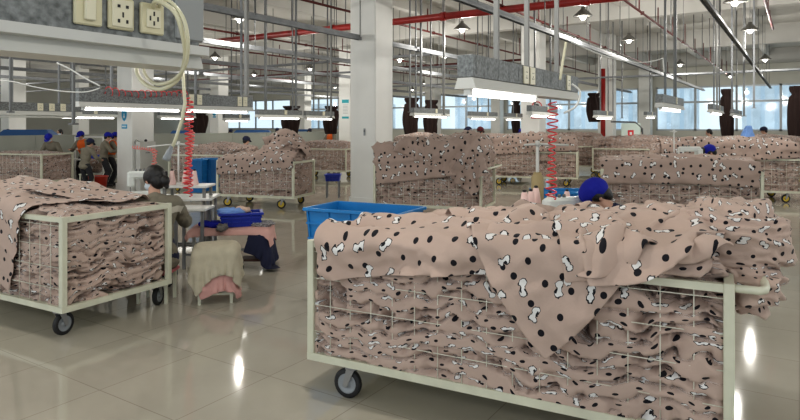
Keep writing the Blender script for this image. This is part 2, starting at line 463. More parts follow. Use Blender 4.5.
def cloth(L, W, z0, top, cl, cwid, cx, cy, ang, sp, comp=(.88, .95), steps=130, m=None, name='draped_cloth', parent=None, seed=0, h=.15, sub=1, thick=.008, wave=.05, coll=0, uvo=(0, 0), fr_=(1.2, 5.), fric=.8, fold=.035):
    nx = int(cl/sp)+1; ny = int(cwid/sp)+1
    J, I = np.meshgrid(np.arange(nx), np.arange(ny))
    u = (J-(nx-1)/2)*sp; v = (I-(ny-1)/2)*sp
    x = u*comp[0]; y = v*comp[1]
    c, s = math.cos(ang), math.sin(ang)
    X = cx+x*c-y*s; Y = cy+x*s+y*c
    o = seed*7.77
    zt = z0+top(np.clip(X, -L/2, L/2), np.clip(Y, -W/2, W/2))
    Z = zt+h+wave*2*(fbm(u*fr_[0]+o+.8*v, v*fr_[1]+o, 2)-.5)+wave*.5*(fbm(u*fr_[0]*3+o, v*fr_[1]*2.5+o)*2-1)
    X = X+wave*.5*(fbm(u*5+o+9, v*5)*2-1); Y = Y+wave*.5*(fbm(u*5+o, v*5+5)*2-1)
    P = drape(nx, ny, sp, np.stack([X, Y, Z], -1), L+coll, W+coll, z0, top, steps, fric=fric)
    gu = np.gradient(P, axis=1); gv = np.gradient(P, axis=0); nn = np.cross(gu, gv); nn /= np.linalg.norm(nn, axis=2)[..., None]+1e-9
    wu = u+.18*(fbm(u*1.8+o, v*1.8+o+4)-.5)*2; wv = v+.22*(fbm(u*1.5+o+8, v*1.5+o)-.5)*2
    dsp = fold*(ridge(wu*fr_[0]*.9+o, wv*fr_[1]*.8+o, 2)**1.3*1.7-.5)+fold*.6*(ridge(wu*fr_[0]*2.4+wv*3+o, wv*fr_[1]*1.4+wu*2+o+5, 2)-.4)+fold*.3*(ridge(wu*8+wv*5+o, wv*11+o+5, 2)-.4)
    P = P+nn*(np.maximum(dsp, -.012)+.01)[..., None]
    UV = np.stack([J*sp+uvo[0]+seed*.37, I*sp+uvo[1]+seed*.71], -1)
    return grid_mesh(name, P, UV, m or FL, parent, sub=sub, thick=thick)


def bundle(c, r, seed, label, rot=0, res=.02, fold=.06, m=None, group=None, sub=1):
    """a rumpled armful of fleece lying on a pile"""
    n = int(2*PI*max(r)/res); k = int(PI*max(r)/res)
    th, ph = np.meshgrid(np.linspace(0, 2*PI, n, endpoint=False), np.linspace(-PI/2+.02, PI/2-.02, k))
    x = np.cos(ph)*np.cos(th); y = np.cos(ph)*np.sin(th); z = np.sin(ph)
    e = .75; q = lambda a: np.sign(a)*np.abs(a)**e
    o = seed*9.1; a = x*1.3+z*.5; b = y*1.1-x*.4
    wa = a+.35*fbm(a*2+o, z*2+b+o); wb = z*1.2+b*.5+.35*fbm(b*2+o, z*2+o)
    d = fold*(ridge(wa*.9+o, wb*2.6+o, 2)**1.2*1.8-.6)+fold*.5*(ridge(wa*2.0+o+3, wb*3+wa*2+o, 2)-.4)+fold*.12*(ridge(wa*6+o, wb*9+o, 2)-.4)
    nn = np.stack([x, y, z], -1)
    P = np.stack([q(x)*r[0], q(y)*r[1], q(z)*r[2]], -1)+nn*d[..., None]
    UV = np.stack([th*max(r)*.9+wa*.1, ph*max(r)+o+.1*wb], -1)
    ob = grid_mesh('bundled_fleece', P, UV, m or FL, wrap=True, sub=sub)
    ob.location = c; ob.rotation_euler = (0, 0, rot)
    return tag(ob, label, 'fabric', group)
# ================================================================ SETTING
HC, HB = 6.3, 5.45
XL, XR, YB, YF = -54.0, 9.0, -6.0, 41.9
struct('floor', MB().box(((XL+XR)/2, (YB+YF)/2, -.1), (XR-XL, YF-YB, .2)), FLOOR)
struct('ceiling', MB().box(((XL+XR)/2, (YB+YF)/2, HC+.1), (XR-XL, YF-YB, .2)), CEIL)
rowsY = [1.4, 11.55, 21.9, 31.8, 41.6]; colsX = [1.9, -8.2, -18.4, -28.5, -38.6, -48.7]
k = 0
def trim(mb, m):
    global k
    k += 1; return struct('trim_%d' % k, mb, m)
for y in rowsY: trim(MB().box(((XL+XR)/2, y, (HB+HC)/2), (XR-XL, .42, HC-HB)), BEAM)
for x in colsX: trim(MB().box((x, (YB+YF)/2, (HB+HC)/2+.05), (.42, YF-YB, HC-HB-.1)), BEAM)
for x in (-1.6, -5.0, -11.6, -15., -21.8, -25.2, -31.9, -35.2, 5.2): trim(MB().box((x, (YB+YF)/2, HC-.22), (.28, YF-YB, .44)), BEAM)

# far wall with windows, sill 1.55 .. head 4.3
SILL, HEAD = 1.5, 4.25
wm = MB()
wm.box(((XL+XR)/2, YF, SILL/2), (XR-XL, .3, SILL)); wm.box(((XL+XR)/2, YF, (HEAD+HC)/2), (XR-XL, .3, HC-HEAD))
edges = []
pil = [c for c in colsX if c > -50]
segx = []
xs = sorted(pil)
prev = XL
for c in xs:
    segx.append((prev+.55, c-.55)); prev = c
segx.append((prev+.55, XR-.3))
for c in xs: wm.box((c, YF, (SILL+HEAD)/2), (1.1, .3, HEAD-SILL))
wm.box((XL+.28, YF, (SILL+HEAD)/2), (.55, .3, HEAD-SILL))
struct('wall_back', wm, WALL)
wn = 0
for (x0, x1) in segx:
    # solid pier in the middle of each bay
    for (a, b) in ((x0, x1),):
        wn += 1
        fr = MB(); nb = max(1, round((b-a)/2.25)); yy = YF-.02
        for i in range(nb+1):
            xx = a+(b-a)*i/nb; fr.box((xx, yy, (SILL+HEAD)/2), (.13, .12, HEAD-SILL))
        for z in (SILL+.05, HEAD-.05): fr.box(((a+b)/2, yy, z), (b-a, .12, .1))
        fr.box(((a+b)/2, yy, 3.28), (b-a, .1, .12))
        w = struct('window_%d' % wn, fr, ALU)
        MB().box(((a+b)/2, YF+.02, (SILL+HEAD)/2), (b-a, .012, HEAD-SILL)).build('pane', GLASS, w)
struct('wall_left', MB().box((XL, (YB+YF)/2, HC/2), (.3, YF-YB, HC)), WALL)
# right wall with window band (beyond the frame, it lets the daylight in)
rw = MB().box((XR, (YB+YF)/2, .5), (.3, YF-YB, 1.)); rw.box((XR, (YB+YF)/2, 5.4), (.3, YF-YB, 1.8))
struct('wall_right', rw, WALL)
# low partition, parallel to the production lines
PX = -20.2
pw = MB().box((PX, 13.5, .74), (.08, 27, 1.48)); pw.box((PX, 13.5, 1.49), (.11, 27, .04))
for i in range(0, 14): pw.box((PX+.045, i*2.0, .74), (.02, .035, 1.46))
struct('wall_partition', pw, PANEL)
# return of the partition
struct('wall_partition_far', MB().box((PX-6, 27, .74), (12, .08, 1.48)), PANEL)

# outside
for (x, y, w, d, h) in ((-20, 92, 16, 10, 14), (-2, 100, 9, 10, 20), (13, 88, 14, 10, 9), (-45, 110, 20, 12, 22), (-75, 95, 18, 10, 12)):
    t = thing('outside_building', 'hazy pale blue building outside the far windows', 'building', (x, y, -6), 0, 'hazy buildings outside the windows')
    MB().box((0, 0, h/2), (w, d, h)).build('wall', BUILD, t)
    b = MB()
    for i in range(int(w/1.6)): b.box((-w/2+.8+i*1.6, -d/2, h/2), (.5, .1, h*.9))
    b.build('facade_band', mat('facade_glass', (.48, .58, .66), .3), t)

# columns ------------------------------------------------------------
cols = [(-7.6*1.09, 10.6*1.09), (-14.6*1.09, 9.75*1.09), (-7.8*1.09+.2, 21.9), (-16.8*1.09, 31.8), (-7.3*1.09, 31.0), (-24.5*1.09, 22.9), (-17.2*1.09, 24.2),
        (-38.6, 21.9), (-38.6, 31.8), (-28.5, 31.8), (-28.5, 13.2), (-8.2, 41.3), (-18.4, 41.3), (-28.5, 41.3), (-25.5, 10.0)]
COLP = []
S_ = .71
for i, (x, y) in enumerate(cols):
    mb = MB().box((x, y, HC/2), (S_, S_, HC), ch=.02); mb.box((x, y, .09), (S_+.04, S_+.04, .18))
    o = mb.build('trim_column', WHITE); o['kind'] = 'structure'; COLP.append((x, y))
def hup(name, pts): pass

# ================================================================ CARTS
def castor(t, x, y, hub, r=.092, ang=0, wn='caster_wheel'):
    fk = MB(); c, s = math.cos(ang), math.sin(ang)
    M = Matrix.Translation((x, y, 0)) @ Matrix.Rotation(ang, 4, 'Z')
    fk.lathe([(.045, .005), (.045, .02), (.02, .02), (.02, .04)], (0, 0, 2*r+.0), 12, M)
    for sx in (-1, 1):
        fk.add([(sx*.032, -.03, 2*r+.01), (sx*.032, .03, 2*r+.01), (sx*.032, .058, r-.012), (sx*.032, .03, r-.02),
                (sx*.037, -.03, 2*r+.01), (sx*.037, .03, 2*r+.01), (sx*.037, .058, r-.012), (sx*.037, .03, r-.02)],
               [(0, 1, 2, 3), (7, 6, 5, 4), (0, 4, 5, 1), (1, 5, 6, 2), (2, 6, 7, 3), (3, 7, 4, 0)], M)
    fk.box((0, 0, 2*r+.01), (.078, .075, .012), M)
    f = fk.build('caster_fork', mat('castor_zinc', (.33, .33, .33), .4, .7), t)
    R = M @ Matrix.Translation((0, .035, r)) @ Matrix.Rotation(PI/2, 4, 'Y')
    w = MB().lathe([(r*.68, -.02), (r*.9, -.022), (r, -.012), (r, .012), (r*.9, .022), (r*.68, .02)], (0, 0, 0), 24, R, caps=False).build(wn, BLACK, t)
    h = MB().lathe([(.001, -.026), (.02, -.026), (.022, -.014), (r*.45, -.010), (r*.6, -.018), (r*.70, -.018), (r*.70, .018), (r*.6, .018), (r*.45, .010), (.022, .014), (.02, .026), (.001, .026)], (0, 0, 0), 20, R)
    h.build('hub', hub, w)

def cart(label, A, B, W, h=1.03, hub=None, mesh='front', handle=None, wx=.3, group=None, tube=.05, deck=.25, endmesh=False, cang=PI/2, casters=(0, 1, 2, 3), wall=False):
    """A, B: the two front corners (world xy), body lies to the left of A->B"""
    A = Vector((A[0], A[1], 0)); B = Vector((B[0], B[1], 0)); d = B-A; L = d.length; rz = math.atan2(d.y, d.x)
    n = Vector((-d.y, d.x, 0)).normalized()
    cen = (A+B)/2+n*W/2
    t = thing('cloth_cart', label, 'cart', cen, rz, group)
    a, b = L/2-tube/2, W/2-tube/2
    fr = MB()
    for sy in (-1, 1): fr.box((0, sy*b, deck), (L, tube, .05)); fr.box((0, sy*b, h-tube/2+.0), (L-2*tube, tube*.8, tube*.8))
    for sx in (-1, 1): fr.box((sx*a, 0, deck), (tube, W-2*tube, .05)); fr.box((sx*a, 0, h-tube/2), (tube*.9, W-2*tube, tube*.9))
    fr.build('frame', CREAM, t)
    MB().box((0, 0, deck-.005), (L-2*tube, W-2*tube, .02)).build('deck', CREAM, t)
    for sx in (-1, 1):
        for sy in (-1, 1):
            p = MB().box((sx*a, sy*b, (deck+.025+h)/2), (tube, tube, h-deck-.025+.002), ch=.004)
            p.build('post', CREAM, t)
    def panel(p, q):
        m = MB(); p = Vector(p); q = Vector(q); l = (q-p).length; k = max(1, round(l/.155)); z0, z1 = deck+.03, h-.04; kz = round((z1-z0)/.16)
        for i in range(1, k): x = p.lerp(q, i/k); m.tube([(x.x, x.y, z0-.01), (x.x, x.y, z1)], .0028, 6)
        for i in range(1, kz+1): z = z0+(z1-z0)*(i-.2)/kz; m.tube([(p.x, p.y, z), (q.x, q.y, z)], .0028, 6)
        m.build('wire_panel', WIRE, t)
    panel((-a, -b-.012, 0), (a, -b-.012, 0)); panel((-a, b+.012, 0), (a, b+.012, 0))
    if endmesh: panel((-a-.012, -b, 0), (-a-.012, b, 0)); panel((a+.012, -b, 0), (a+.012, b, 0))
    if handle:
        x0 = handle*a; e = handle*.16
        pts = [(x0, -b, h-.022), (x0+e*.8, -b, h-.022), (x0+e*.95, -b+.03, h-.022), (x0+e, -b+.1, h-.022), (x0+e, b-.1, h-.022), (x0+e*.95, b-.03, h-.022), (x0+e*.8, b, h-.022), (x0, b, h-.022)]
        MB().tube(pts, .02, 10).build('push_handle', CREAM, t)
    j = 0
    for sx in (-1, 1):
        for sy in (-1, 1):
            if j in casters: castor(t, sx*(L/2-wx), sy*(W/2-.07), hub or GREYP, r=(deck-.035)/2-.01, ang=random.uniform(-.35, .35)+cang)
            j += 1
    return t, L, W, cen, rz

def bumps(base, lst):
    def f(x, y):
        r = base+0*x
        for (cx, cy, sx, sy, h) in lst: r = r+h*np.exp(-((x-cx)/sx)**2-((y-cy)/sy)**2)
        return r
    return f

def load(t_info, label_s, label_c, top, res=.02, lh=.06, seed=1, cloths=(), m=None, inset=.035, deck=.265, sub=1, gs=None, amp=1., mess=1.):
    t, L, W, cen, rz = t_info
    P, UV = stack_points(L-2*inset, W-2*inset, deck, top, res, lh, seed, amp, mess=mess)
    s = grid_mesh('fleece_pile', P, UV, m or FL, wrap=True)
    s.location = cen; s.rotation_euler = (0, 0, rz)
    tag(s, label_s, 'fabric pile', gs, kind='stuff')
    out = []
    for i, kw in enumerate(cloths):
        kw = dict(kw); lab = kw.pop('label'); grp = kw.pop('group', None); ex = kw.pop('ex', .0)
        kw.setdefault('sub', sub); kw.setdefault('m', m or FL)
        T = (lambda x, y, e=ex+.02+.018*i: top(x, y)+e)
        o = cloth(L-2*inset, W-2*inset, deck, T, seed=seed*5+i, name='draped_fleece', coll=kw.pop('coll', 0)+.02+.045*(i+1), **kw)
        o.location = cen; o.rotation_euler = (0, 0, rz)
        tag(o, lab, 'fabric', grp); out.append(o)
    return s, out
def corner(u, y, h=1.03):
    Z = (EYE-h)*F/(y-126); return at(u, Z)
def cart_from(uA, yA, dirdeg, L):
    """front-left corner by sight, world heading of the front edge in degrees"""
    A = corner(uA, yA); d = Vector((math.cos(math.radians(dirdeg)), math.sin(math.radians(dirdeg)), 0)); return A, A+d*L

# --- near right cart
K1 = cart('large cream wire-sided cart in the right foreground, piled with dotted pink fleece', corner(307, 240), corner(735, 285), 1.1, handle=1, wx=.32)
top1 = bumps(.86, [(0, 0, .9, .42, .03), (-1.25, 0, .45, .9, -.12), (1.0, .1, .35, .40, .10), (.3, .1, .3, .35, .02)])
load(K1, 'crumpled folded pink dotted fleece filling the foreground right cart behind its wires', '', top1, res=.0135, lh=.085, seed=3, amp=1.35, mess=1.2, inset=.02, cloths=[
    dict(label='long smooth dotted fleece draped over the left half of the foreground right cart', cl=1.95, cwid=1.5, cx=-.22, cy=0.0, ang=.03, sp=.026, comp=(.90, .72), steps=110, wave=.15, fric=.9, fold=.085, coll=-.01),
    dict(label='dotted fleece with a pointed corner hanging down the middle front of the right foreground cart', cl=1.4, cwid=1.4, cx=.40, cy=-.06, ang=.74, sp=.026, comp=(.80, .80), steps=110, wave=.14, fr_=(2.5, 3), fric=.9, fold=.06, coll=.03),
    dict(label='short dotted fleece lying slantwise just left of the right end post of the foreground cart', cl=1.0, cwid=1.3, cx=.78, cy=-.1, ang=.12, sp=.026, comp=(.75, .75), steps=100, wave=.18, fr_=(3, 3), fric=.9, fold=.06, coll=.02),
])
def onK(K, x, y, z):
    c, r = K[3], K[4]; return Vector((c.x+x*math.cos(r)-y*math.sin(r), c.y+x*math.sin(r)+y*math.cos(r), z))
bundle(onK(K1, 1.25, .12, 1.15), (.28, .42, .20), 2, 'upper rumpled armful of dotted fleece bulging past the right end of the foreground cart', K1[4]+.1)
bundle(onK(K1, 1.33, .02, .96), (.16, .36, .15), 5, 'lower rolled fold of dotted fleece sagging over the push handle of the foreground cart', K1[4])
# --- near left cart
P1, P2 = corner(62, 218), corner(172, 203)
dd = (P2-P1).normalized(); W2 = (P2-P1).length
nl = Vector((-dd.y, dd.x, 0)); L2 = 2.5
K2 = cart('cream cart at the left foreground with black castors, stacked full of folded pink fleece', P1+nl*L2, P1, W2, wx=.14, cang=.45)
top2 = bumps(.80, [(-.35, 0, .9, .6, .14), (.8, .3, .5, .4, -.06)])
load(K2, 'flat folded layers of pink dotted fleece stacked in the left foreground cart', '', top2, res=.0145, lh=.052, seed=6, mess=1.1, amp=1.25, cloths=[
    dict(label='dotted fleece hanging over the long side of the left foreground cart', cl=2.2, cwid=1.4, cx=-.28, cy=-.10, ang=-.30, sp=.03, comp=(.9, .70), steps=110, wave=.13, fric=.9, fold=.045),
    dict(label='rumpled pale dotted fleece lying on top of the left foreground pile towards the seated worker', cl=1.0, cwid=.95, cx=.50, cy=.22, ang=.5, sp=.03, comp=(.75, .75), steps=100, wave=.14, h=.1),
])
# --- middle distance carts, each: label bits, left-front corner (u, y), heading, length, width, pile
def mid(name, uA, yA, dirdeg, L, W, base, bl, seed, cl, hub=YEL, handle=None, res=.03, h=1.03, sub=0, lh=.06):
    A, B = cart_from(uA, yA, dirdeg, L)
    K = cart('cream cloth cart '+name, A, B, W, hub=hub, handle=handle, h=h)
    cl2 = []
    for i, (q, lab) in enumerate(cl):
        q = dict(q); q.setdefault('sp', .045); q.setdefault('comp', (.86, .9)); q.setdefault('steps', 90); q.setdefault('wave', .1); q.setdefault('ang', .05); q['label'] = lab; cl2.append(q)
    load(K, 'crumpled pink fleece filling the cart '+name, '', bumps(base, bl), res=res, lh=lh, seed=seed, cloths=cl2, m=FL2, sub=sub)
    return K
K3 = mid('with yellow wheels beside the white pillar, left of centre', 216, 160.2, 15, 1.95, 1.05, .80, [(.35, .25, .50, .50, .56), (-.8, .3, .4, .4, .08)], 11, [
    (dict(cl=1.9, cwid=1.05, cx=-.02, cy=-.22, ang=.02, fold=.05), 'dotted fleece folded over the front edge of the yellow-wheeled cart left of centre'),
    (dict(cl=1.2, cwid=1.1, cx=.42, cy=.2, ang=.5, comp=(.75, .75), fold=.09), 'mounded dotted fleece at the peak of the yellow-wheeled cart left of centre')])
K5 = mid('standing just right of the big white pillar', 373, 164.8, 12, 2.2, 1.2, 1.15, [(.6, 0, .7, .5, .18), (-.9, 0, .4, .5, -.05)], 17, [
    (dict(cl=2.1, cwid=1.75, cx=-.08, cy=-.20, ang=.05, fold=.07), 'dotted fleece draped down the side of the tall pile right of the big pillar'),
    (dict(cl=1.5, cwid=1.9, cx=.45, cy=-.25, ang=1.2, comp=(.72, .78), fold=.10, fr_=(2, 5)), 'creased dotted fleece on the top right of the pile by the big pillar')], handle=1, res=.024)
K7 = mid('behind the foreground cart at the right, its pale end post showing', 600.5, 168.7, 15, 2.6, 1.15, .88, [(-.1, 0, 1.4, .6, .08)], 21, [
    (dict(cl=2.6, cwid=1.45, cx=-.02, cy=-.12, ang=.0, comp=(.92, .88), fold=.05), 'smooth dotted fleece laid over the cart at the right middle distance')], res=.022)
K8 = mid('with yellow wheels at the right edge, second row back', 652, 157, 15, 3.25, 1.4, 1.08, [(.3, 0, 1.2, .6, .12)], 25, [
    (dict(cl=3.1, cwid=1.7, cx=.05, cy=-.15, fold=.08), 'dotted fleece covering the wide pile at the right edge, second row back')])
K6 = mid('behind the pillar-side pile, centre right', 490, 151, 15, 2.6, 1.2, 1.12, [(0, 0, 1.2, .6, .15)], 29, [
    (dict(cl=2.5, cwid=1.5, cx=0, cy=-.15, fold=.07), 'dotted fleece over the pile behind the centre cart')])
K4 = mid('at the far left in front of the grey partition', -23, 152.8, 15, 2.4, 1.1, .76, [(0, 0, 1.2, .6, .05)], 33, [], hub=GREYP)
K9 = mid('in the far row below the second window from the right', 592, 148, 12, 3.1, 1.3, 1.12, [(0, 0, 1., .6, .12)], 37, [])
K10 = mid('in the farthest row at the right, below the brown curtain', 697, 147, 12, 3.6, 1.3, 1.12, [(.4, 0, 1., .6, .12)], 41, [])
K11 = mid('behind the yellow-wheeled cart, right by the far pillar', 296, 148, 15, 1.9, 1.1, .95, [(0, 0, .8, .5, .1)], 43, [])
K12 = mid('behind the blue crate, left of the yellow-wheeled cart', 168, 154, 15, 2.3, 1.1, .95, [(.2, 0, .8, .5, .15)], 47, [])
K13 = mid('small and far, between the big pillar and the window', 392, 147, 10, 2.0, 1.2, 1.15, [(0, 0, .8, .5, .15)], 51, [])
K14 = mid('in the far row under the centre windows', 549, 145.5, 10, 2.0, 1.2, 1.15, [(0, 0, 1.3, .5, .15)], 55, [])
K15 = mid('far behind the two dark caps at centre', 455, 147.5, 10, 2.4, 1.2, 1.12, [(0, 0, 1.3, .5, .15)], 59, [])

# ================================================================ OVERHEAD
# rails and pipes (each a run of its own)
def rod_thing(name, label, cat, p, q, m, w, h=None, round_=False, group=None):
    b = MB()
    if round_: b.tube([p, q], w, 10)
    else: b.beam(p, q, w, h)
    return tag(b.build(name, m), label, cat, group)
railx = [-1.25, -4.45, -8.35, -11.7, -15.4, -19.2, -23., -27.]
wh = ['nearest the right edge', 'second from the right', 'third from the right', 'fourth from the right', 'fifth from the right', 'sixth from the right', 'seventh from the right', 'farthest left']
HR = 3.8
for i, x in enumerate(railx):
    y0 = 6.0 if i == 0 else (2.2 if i == 1 else 1.)
    t = thing('support_rail', 'long galvanised support rail under the ceiling, '+wh[i], 'rail', (x, y0, HR), 0, 'galvanised rails under the ceiling')
    r = MB(); L_ = 38-y0
    r.box((0, L_/2, 0), (.09, L_, .012)); r.box((-.042, L_/2, -.03), (.006, L_, .055)); r.box((.042, L_/2, -.03), (.006, L_, .055))
    r.box((0, L_/2, .035), (.012, L_, .06))
    r.build('channel', STEEL, t)
    n = int(L_/3.2)
    for j in range(n):
        yy = .6+j*3.2
        MB().tube([(0, yy, .03), (0, yy, HC-HR)], .012, 6).build('hanger_rod', ROD, t)
# sprinkler pipes along the hall
HP = 4.5
pipex = [-.62, -3.15, -5.6, -8.9, -13.8, -16.9, -21.5, -25.]
for i, x in enumerate(pipex):
    y0 = 7 if i == 0 else 2.5
    t = thing('sprinkler_pipe', 'thin red sprinkler pipe running the length of the hall, '+wh[i], 'pipe', (x, y0, HP), 0, 'red sprinkler pipes')
    L_ = (20 if i == 0 else 38)-y0
    r = MB().tube([(0, 0, 0), (0, L_, 0)], .028 if i else .035, 10)
    for j in range(int(L_/3)): r.tube([(0, 1+j*3, -.04), (0, 1+j*3, .04)], .045, 8)
    r.build('run', DRED, t)
    for j in range(int(L_/2.3)):
        a, b = (ROD, DRED) if i else (DRED, DRED)
        yy = .8+j*2.3
        MB().tube([(0, yy, 0), (0, yy, .55 if i == 0 and j % 2 else HC-HP)], .014, 6).build('hanger_rod', a, t)
        if i: MB().tube([(0, yy+.35, 0), (0, yy+.35, .45+.1*(j % 3))], .017, 6).build('sprinkler_drop', b, t)
# cross mains
for i, (y, z, r_, x0, x1, w_) in enumerate([(12.9, 4.42, .085, -15.2, 9, 'thick bright red water main crossing overhead'), (25.5, 4.7, .05, -34, -9.5, 'dark red water pipe crossing farther down the hall')]):
    t = thing('water_main', w_, 'pipe', (x0, y, z))
    b = MB().tube([(0, 0, 0), (x1-x0, 0, 0)], r_, 14)
    for j in range(int((x1-x0)/3.4)): b.tube([(1.2+j*3.4, 0, 0), (1.32+j*3.4, 0, 0)], r_*1.25, 14)
    b.build('run', DRED if i else RED, t)
    for j in range(int((x1-x0)/3.4)):
        MB().tube([(1.2+j*3.4+.5, 0, 0), (1.7+j*3.4, 0, HC-z)], .016, 6).build('hanger_rod', ROD, t)
p = at(603, 29.0)
tag(MB().tube([(p.x, p.y, 0), (p.x, p.y, 4.5)], .11, 12).build('riser_pipe', RED), 'dark red vertical riser pipe beside the far pillar', 'pipe')
# galvanised ducts / conduits crossing the hall (seen edge on near the windows)
for i, (y, z) in enumerate([(38.6, 4.75), (29, 4.05), (19.5, 3.95), (15.6, 3.9)]):
    rod_thing('cable_tray', ['white conduit crossing just before the far windows', 'grey cable tray crossing the far third of the hall', 'grey cable tray crossing the middle of the hall', 'grey cable tray crossing nearest, over the middle carts'][i], 'cable tray', (-50, y, z), (9 if i < 2 else -9, y, z), STEEL, .14 if i else .2, .07)
# cream hose-like cable swag at upper right
def sag(p, q, d, n=14):
    p, q = Vector(p), Vector(q); return [p.lerp(q, i/n)-Vector((0, 0, d*4*(i/n)*(1-i/n))) for i in range(n+1)]
tag(MB().tube(sag(at(572, 5.5, hy(42, 5.5)), at(663, 9.8, hy(58, 9.8)), .12)+sag(at(663, 9.8, hy(58, 9.8)), at(664, 9.8, hy(72, 9.8)), 0)[1:], .009, 6).build('power_cable', WPL), 'thin white cable sagging between hanging poles at upper right', 'cable')

# trunking with fluorescent lamps ------------------------------------
def trunking(label, c, hb, y0, y1, rods=(), sockets=(), tubes=((.1, .9),), box=.13, thick=.012, sockside=1, hrod=HC, glow=True, detail=True, rodm=None, group=None):
    """c: world x of the line, hb: underside height, y0..y1 along the hall; rods/sockets as fractions"""
    Lh = y1-y0
    t = thing('power_trunking', label, 'hanging light', (c, y0, hb), 0, group)
    b = MB().box((0, Lh/2, .12+box/2), (.12, Lh, box), ch=.004)
    if detail:
        for f in np.linspace(.02, .98, int(Lh*6)): b.box((.061, Lh*f, .12+box*.5), (.002, .01, box*.7))
    b.build('trunk', GALV, t)
    hs = MB()
    hs.add([(-.08, 0, .045), (.08, 0, .045), (.055, 0, .118), (-.055, 0, .118), (-.08, Lh, .045), (.08, Lh, .045), (.055, Lh, .118), (-.055, Lh, .118)],
           [(0, 1, 2, 3), (7, 6, 5, 4), (0, 4, 5, 1), (1, 5, 6, 2), (2, 6, 7, 3), (3, 7, 4, 0)])
    hs.build('lamp_housing', mat('housing_grey', (.60, .60, .57), .4), t)
    for (a, e) in tubes:
        for q in (e, a): fx = MB().box((0, Lh*q, .025), (.05, .035, .045)).build('lamp_holder', WPL, t)
        MB().tube([(0, Lh*a+.018, .018), (0, Lh*e-.018, .018)], .02, 10).build('fluorescent_tube', TUBE if glow else WPL, fx)
    for q in rods:
        MB().box((0, Lh*q, (.12+box+hrod-hb)/2), (.035, .03, hrod-hb-.12-box)).build('hanging_pole', rodm or (STEEL if detail else ROD), t)
    for q in sockets:
        s = MB().box((.066, Lh*q, .12+box*.5), (.012, .1, box*.9), ch=.003).build('wall_socket', IVORY, t)
        h = MB()
        for (dy, dz, w, hh) in ((-.012, .022, .009, .006), (.012, .022, .009, .006), (0, -.008, .005, .012), (-.014, -.024, .006, .010), (.014, -.024, .006, .010)):
            h.box((.0725, Lh*q+dy, .12+box*.5+dz), (.002, w, hh))
        h.build('socket_slots', BLACK, s)
    return t
def ly(c, u):  # world y on line x=c seen at image column u
    Z = 733*c/(u-800) if abs(u-800) > 1 else 99
    return 1.192*Z+.65*c

T1 = trunking('nearest power trunking at top left with ivory sockets and a switch above pale lamp housing', -1.84, 1.955, -.9, ly(-1.84, 190), rods=(), tubes=((.03, .2),), box=.17, glow=False, detail=False)
LT = ly(-1.84, 190)+.9
for (u, kind) in ((90, 'switch'), (123, 'five'), (154, 'three')):
    yy = ly(-1.77, u)+.9; z = .12+.074
    s = MB().box((.066, yy, z), (.014, .086, .100), ch=.004).build('wall_socket' if kind != 'switch' else 'wall_switch', CREAMP, T1)
    if kind == 'switch': MB().box((.078, yy, z), (.014, .034, .072), ch=.003).build('rocker', IVORY, s)
    else:
        MB().box((.075, yy, z), (.006, .052 if kind == 'three' else .07, .06 if kind == 'three' else .085), ch=.002).build('socket_face', IVORY, s)
        h = MB(); sl = ((-.014, .022, .009, .009), (.014, .022, .009, .009), (0, -.004, .005, .016), (-.014, -.024, .007, .011), (.014, -.024, .007, .011)) if kind == 'five' else ((0, .016, .005, .014), (-.014, 0, .005, .015), (.014, 0, .005, .015), (0, -.015, .005, .014))
        for (dy, dz, w, hh) in sl: h.box((.0785, yy+dy, z+dz), (.002, w, hh))
        h.build('socket_slots', BLACK, s)
MB().box((.0, LT-.045, .22), (.135, .12, .16), ch=.006).build('junction_box', mat('junction_grey', (.30, .31, .31), .5, .3), T1)
MB().box((.0, LT/2, .105), (.22, LT, .03)).build('mounting_channel', mat('housing_white', (.58, .58, .56), .45), T1)
T2 = trunking('lit power trunking with three ivory sockets above the seated garment worker', -8.6, 2.03, ly(-8.6, 78), ly(-8.6, 252), rods=(.16, .62, .93), sockets=(.58, .63, .9, .94), tubes=((.03, .52), (.56, .97)), box=.19)
T3 = trunking('long lit trunking hanging over the machine line behind the foreground right cart', -1.84, 2.0, ly(-1.84, 466), ly(-1.84, 573), rods=(.22, .48, .80), sockets=(.40, .46, .86), tubes=((.02, .55),), box=.15, rodm=RODL)
trunking('unlit trunking with three sockets at far left in front of the white pillars', -11.6, 1.95, ly(-11.6, -40), ly(-11.6, 82), rods=(.4, .8), sockets=(.62, .72, .82), tubes=((.05, .95),), box=.15, glow=False)
more = [
    ('lit trunking behind the left mound, near the brown curtain', -11.7, 1.98, 258, 302, (.2, .8)), ('small lit trunking left of centre beyond the partition', -16.0, 1.95, 225, 250, (.3,)), ('lit trunking just left of the far notice pillar', -11.7, 1.98, 306, 334, (.3, .8)),
    ('short lit trunking right of the big white pillar', -8.5, 2.03, 413, 449, (.1, .5, .85)), ('far lit trunking under the centre windows', -8.5, 2.0, 470, 497, (.3, .7)), ('far thin lit trunking left of the red sign', -8.5, 2.0, 506, 522, (.5,)),
    ('short lit trunking hanging before the right-hand windows', -1.84, 2.05, 660, 681, (.25, .75)), ('small far trunking below the right-hand windows', -1.84, 2.1, 711, 722, (.3, .8)), ('farthest tiny trunking beside the brown curtain at right', -1.84, 2.1, 733, 741, (.5,)),
    ('lit trunking behind the red riser pipe', -4.9, 2.0, 596, 612, (.3, .8)), ('lit trunking over the second production line, centre', -4.9, 2.0, 530, 556, (.2, .8)), ('far trunking between the window pillars', -4.9, 2.1, 646, 655, (.5,)),
    ('lit trunking beyond the white pillar with the blue shield sign', -16., 2.0, 60, 118, (.2, .8)), ('lit trunking right of the shield-sign pillar', -16., 2.0, 160, 196, (.2, .8)), ('far trunking low over the back work tables', -20.9, 1.75, 120, 150, (.5,)),
]
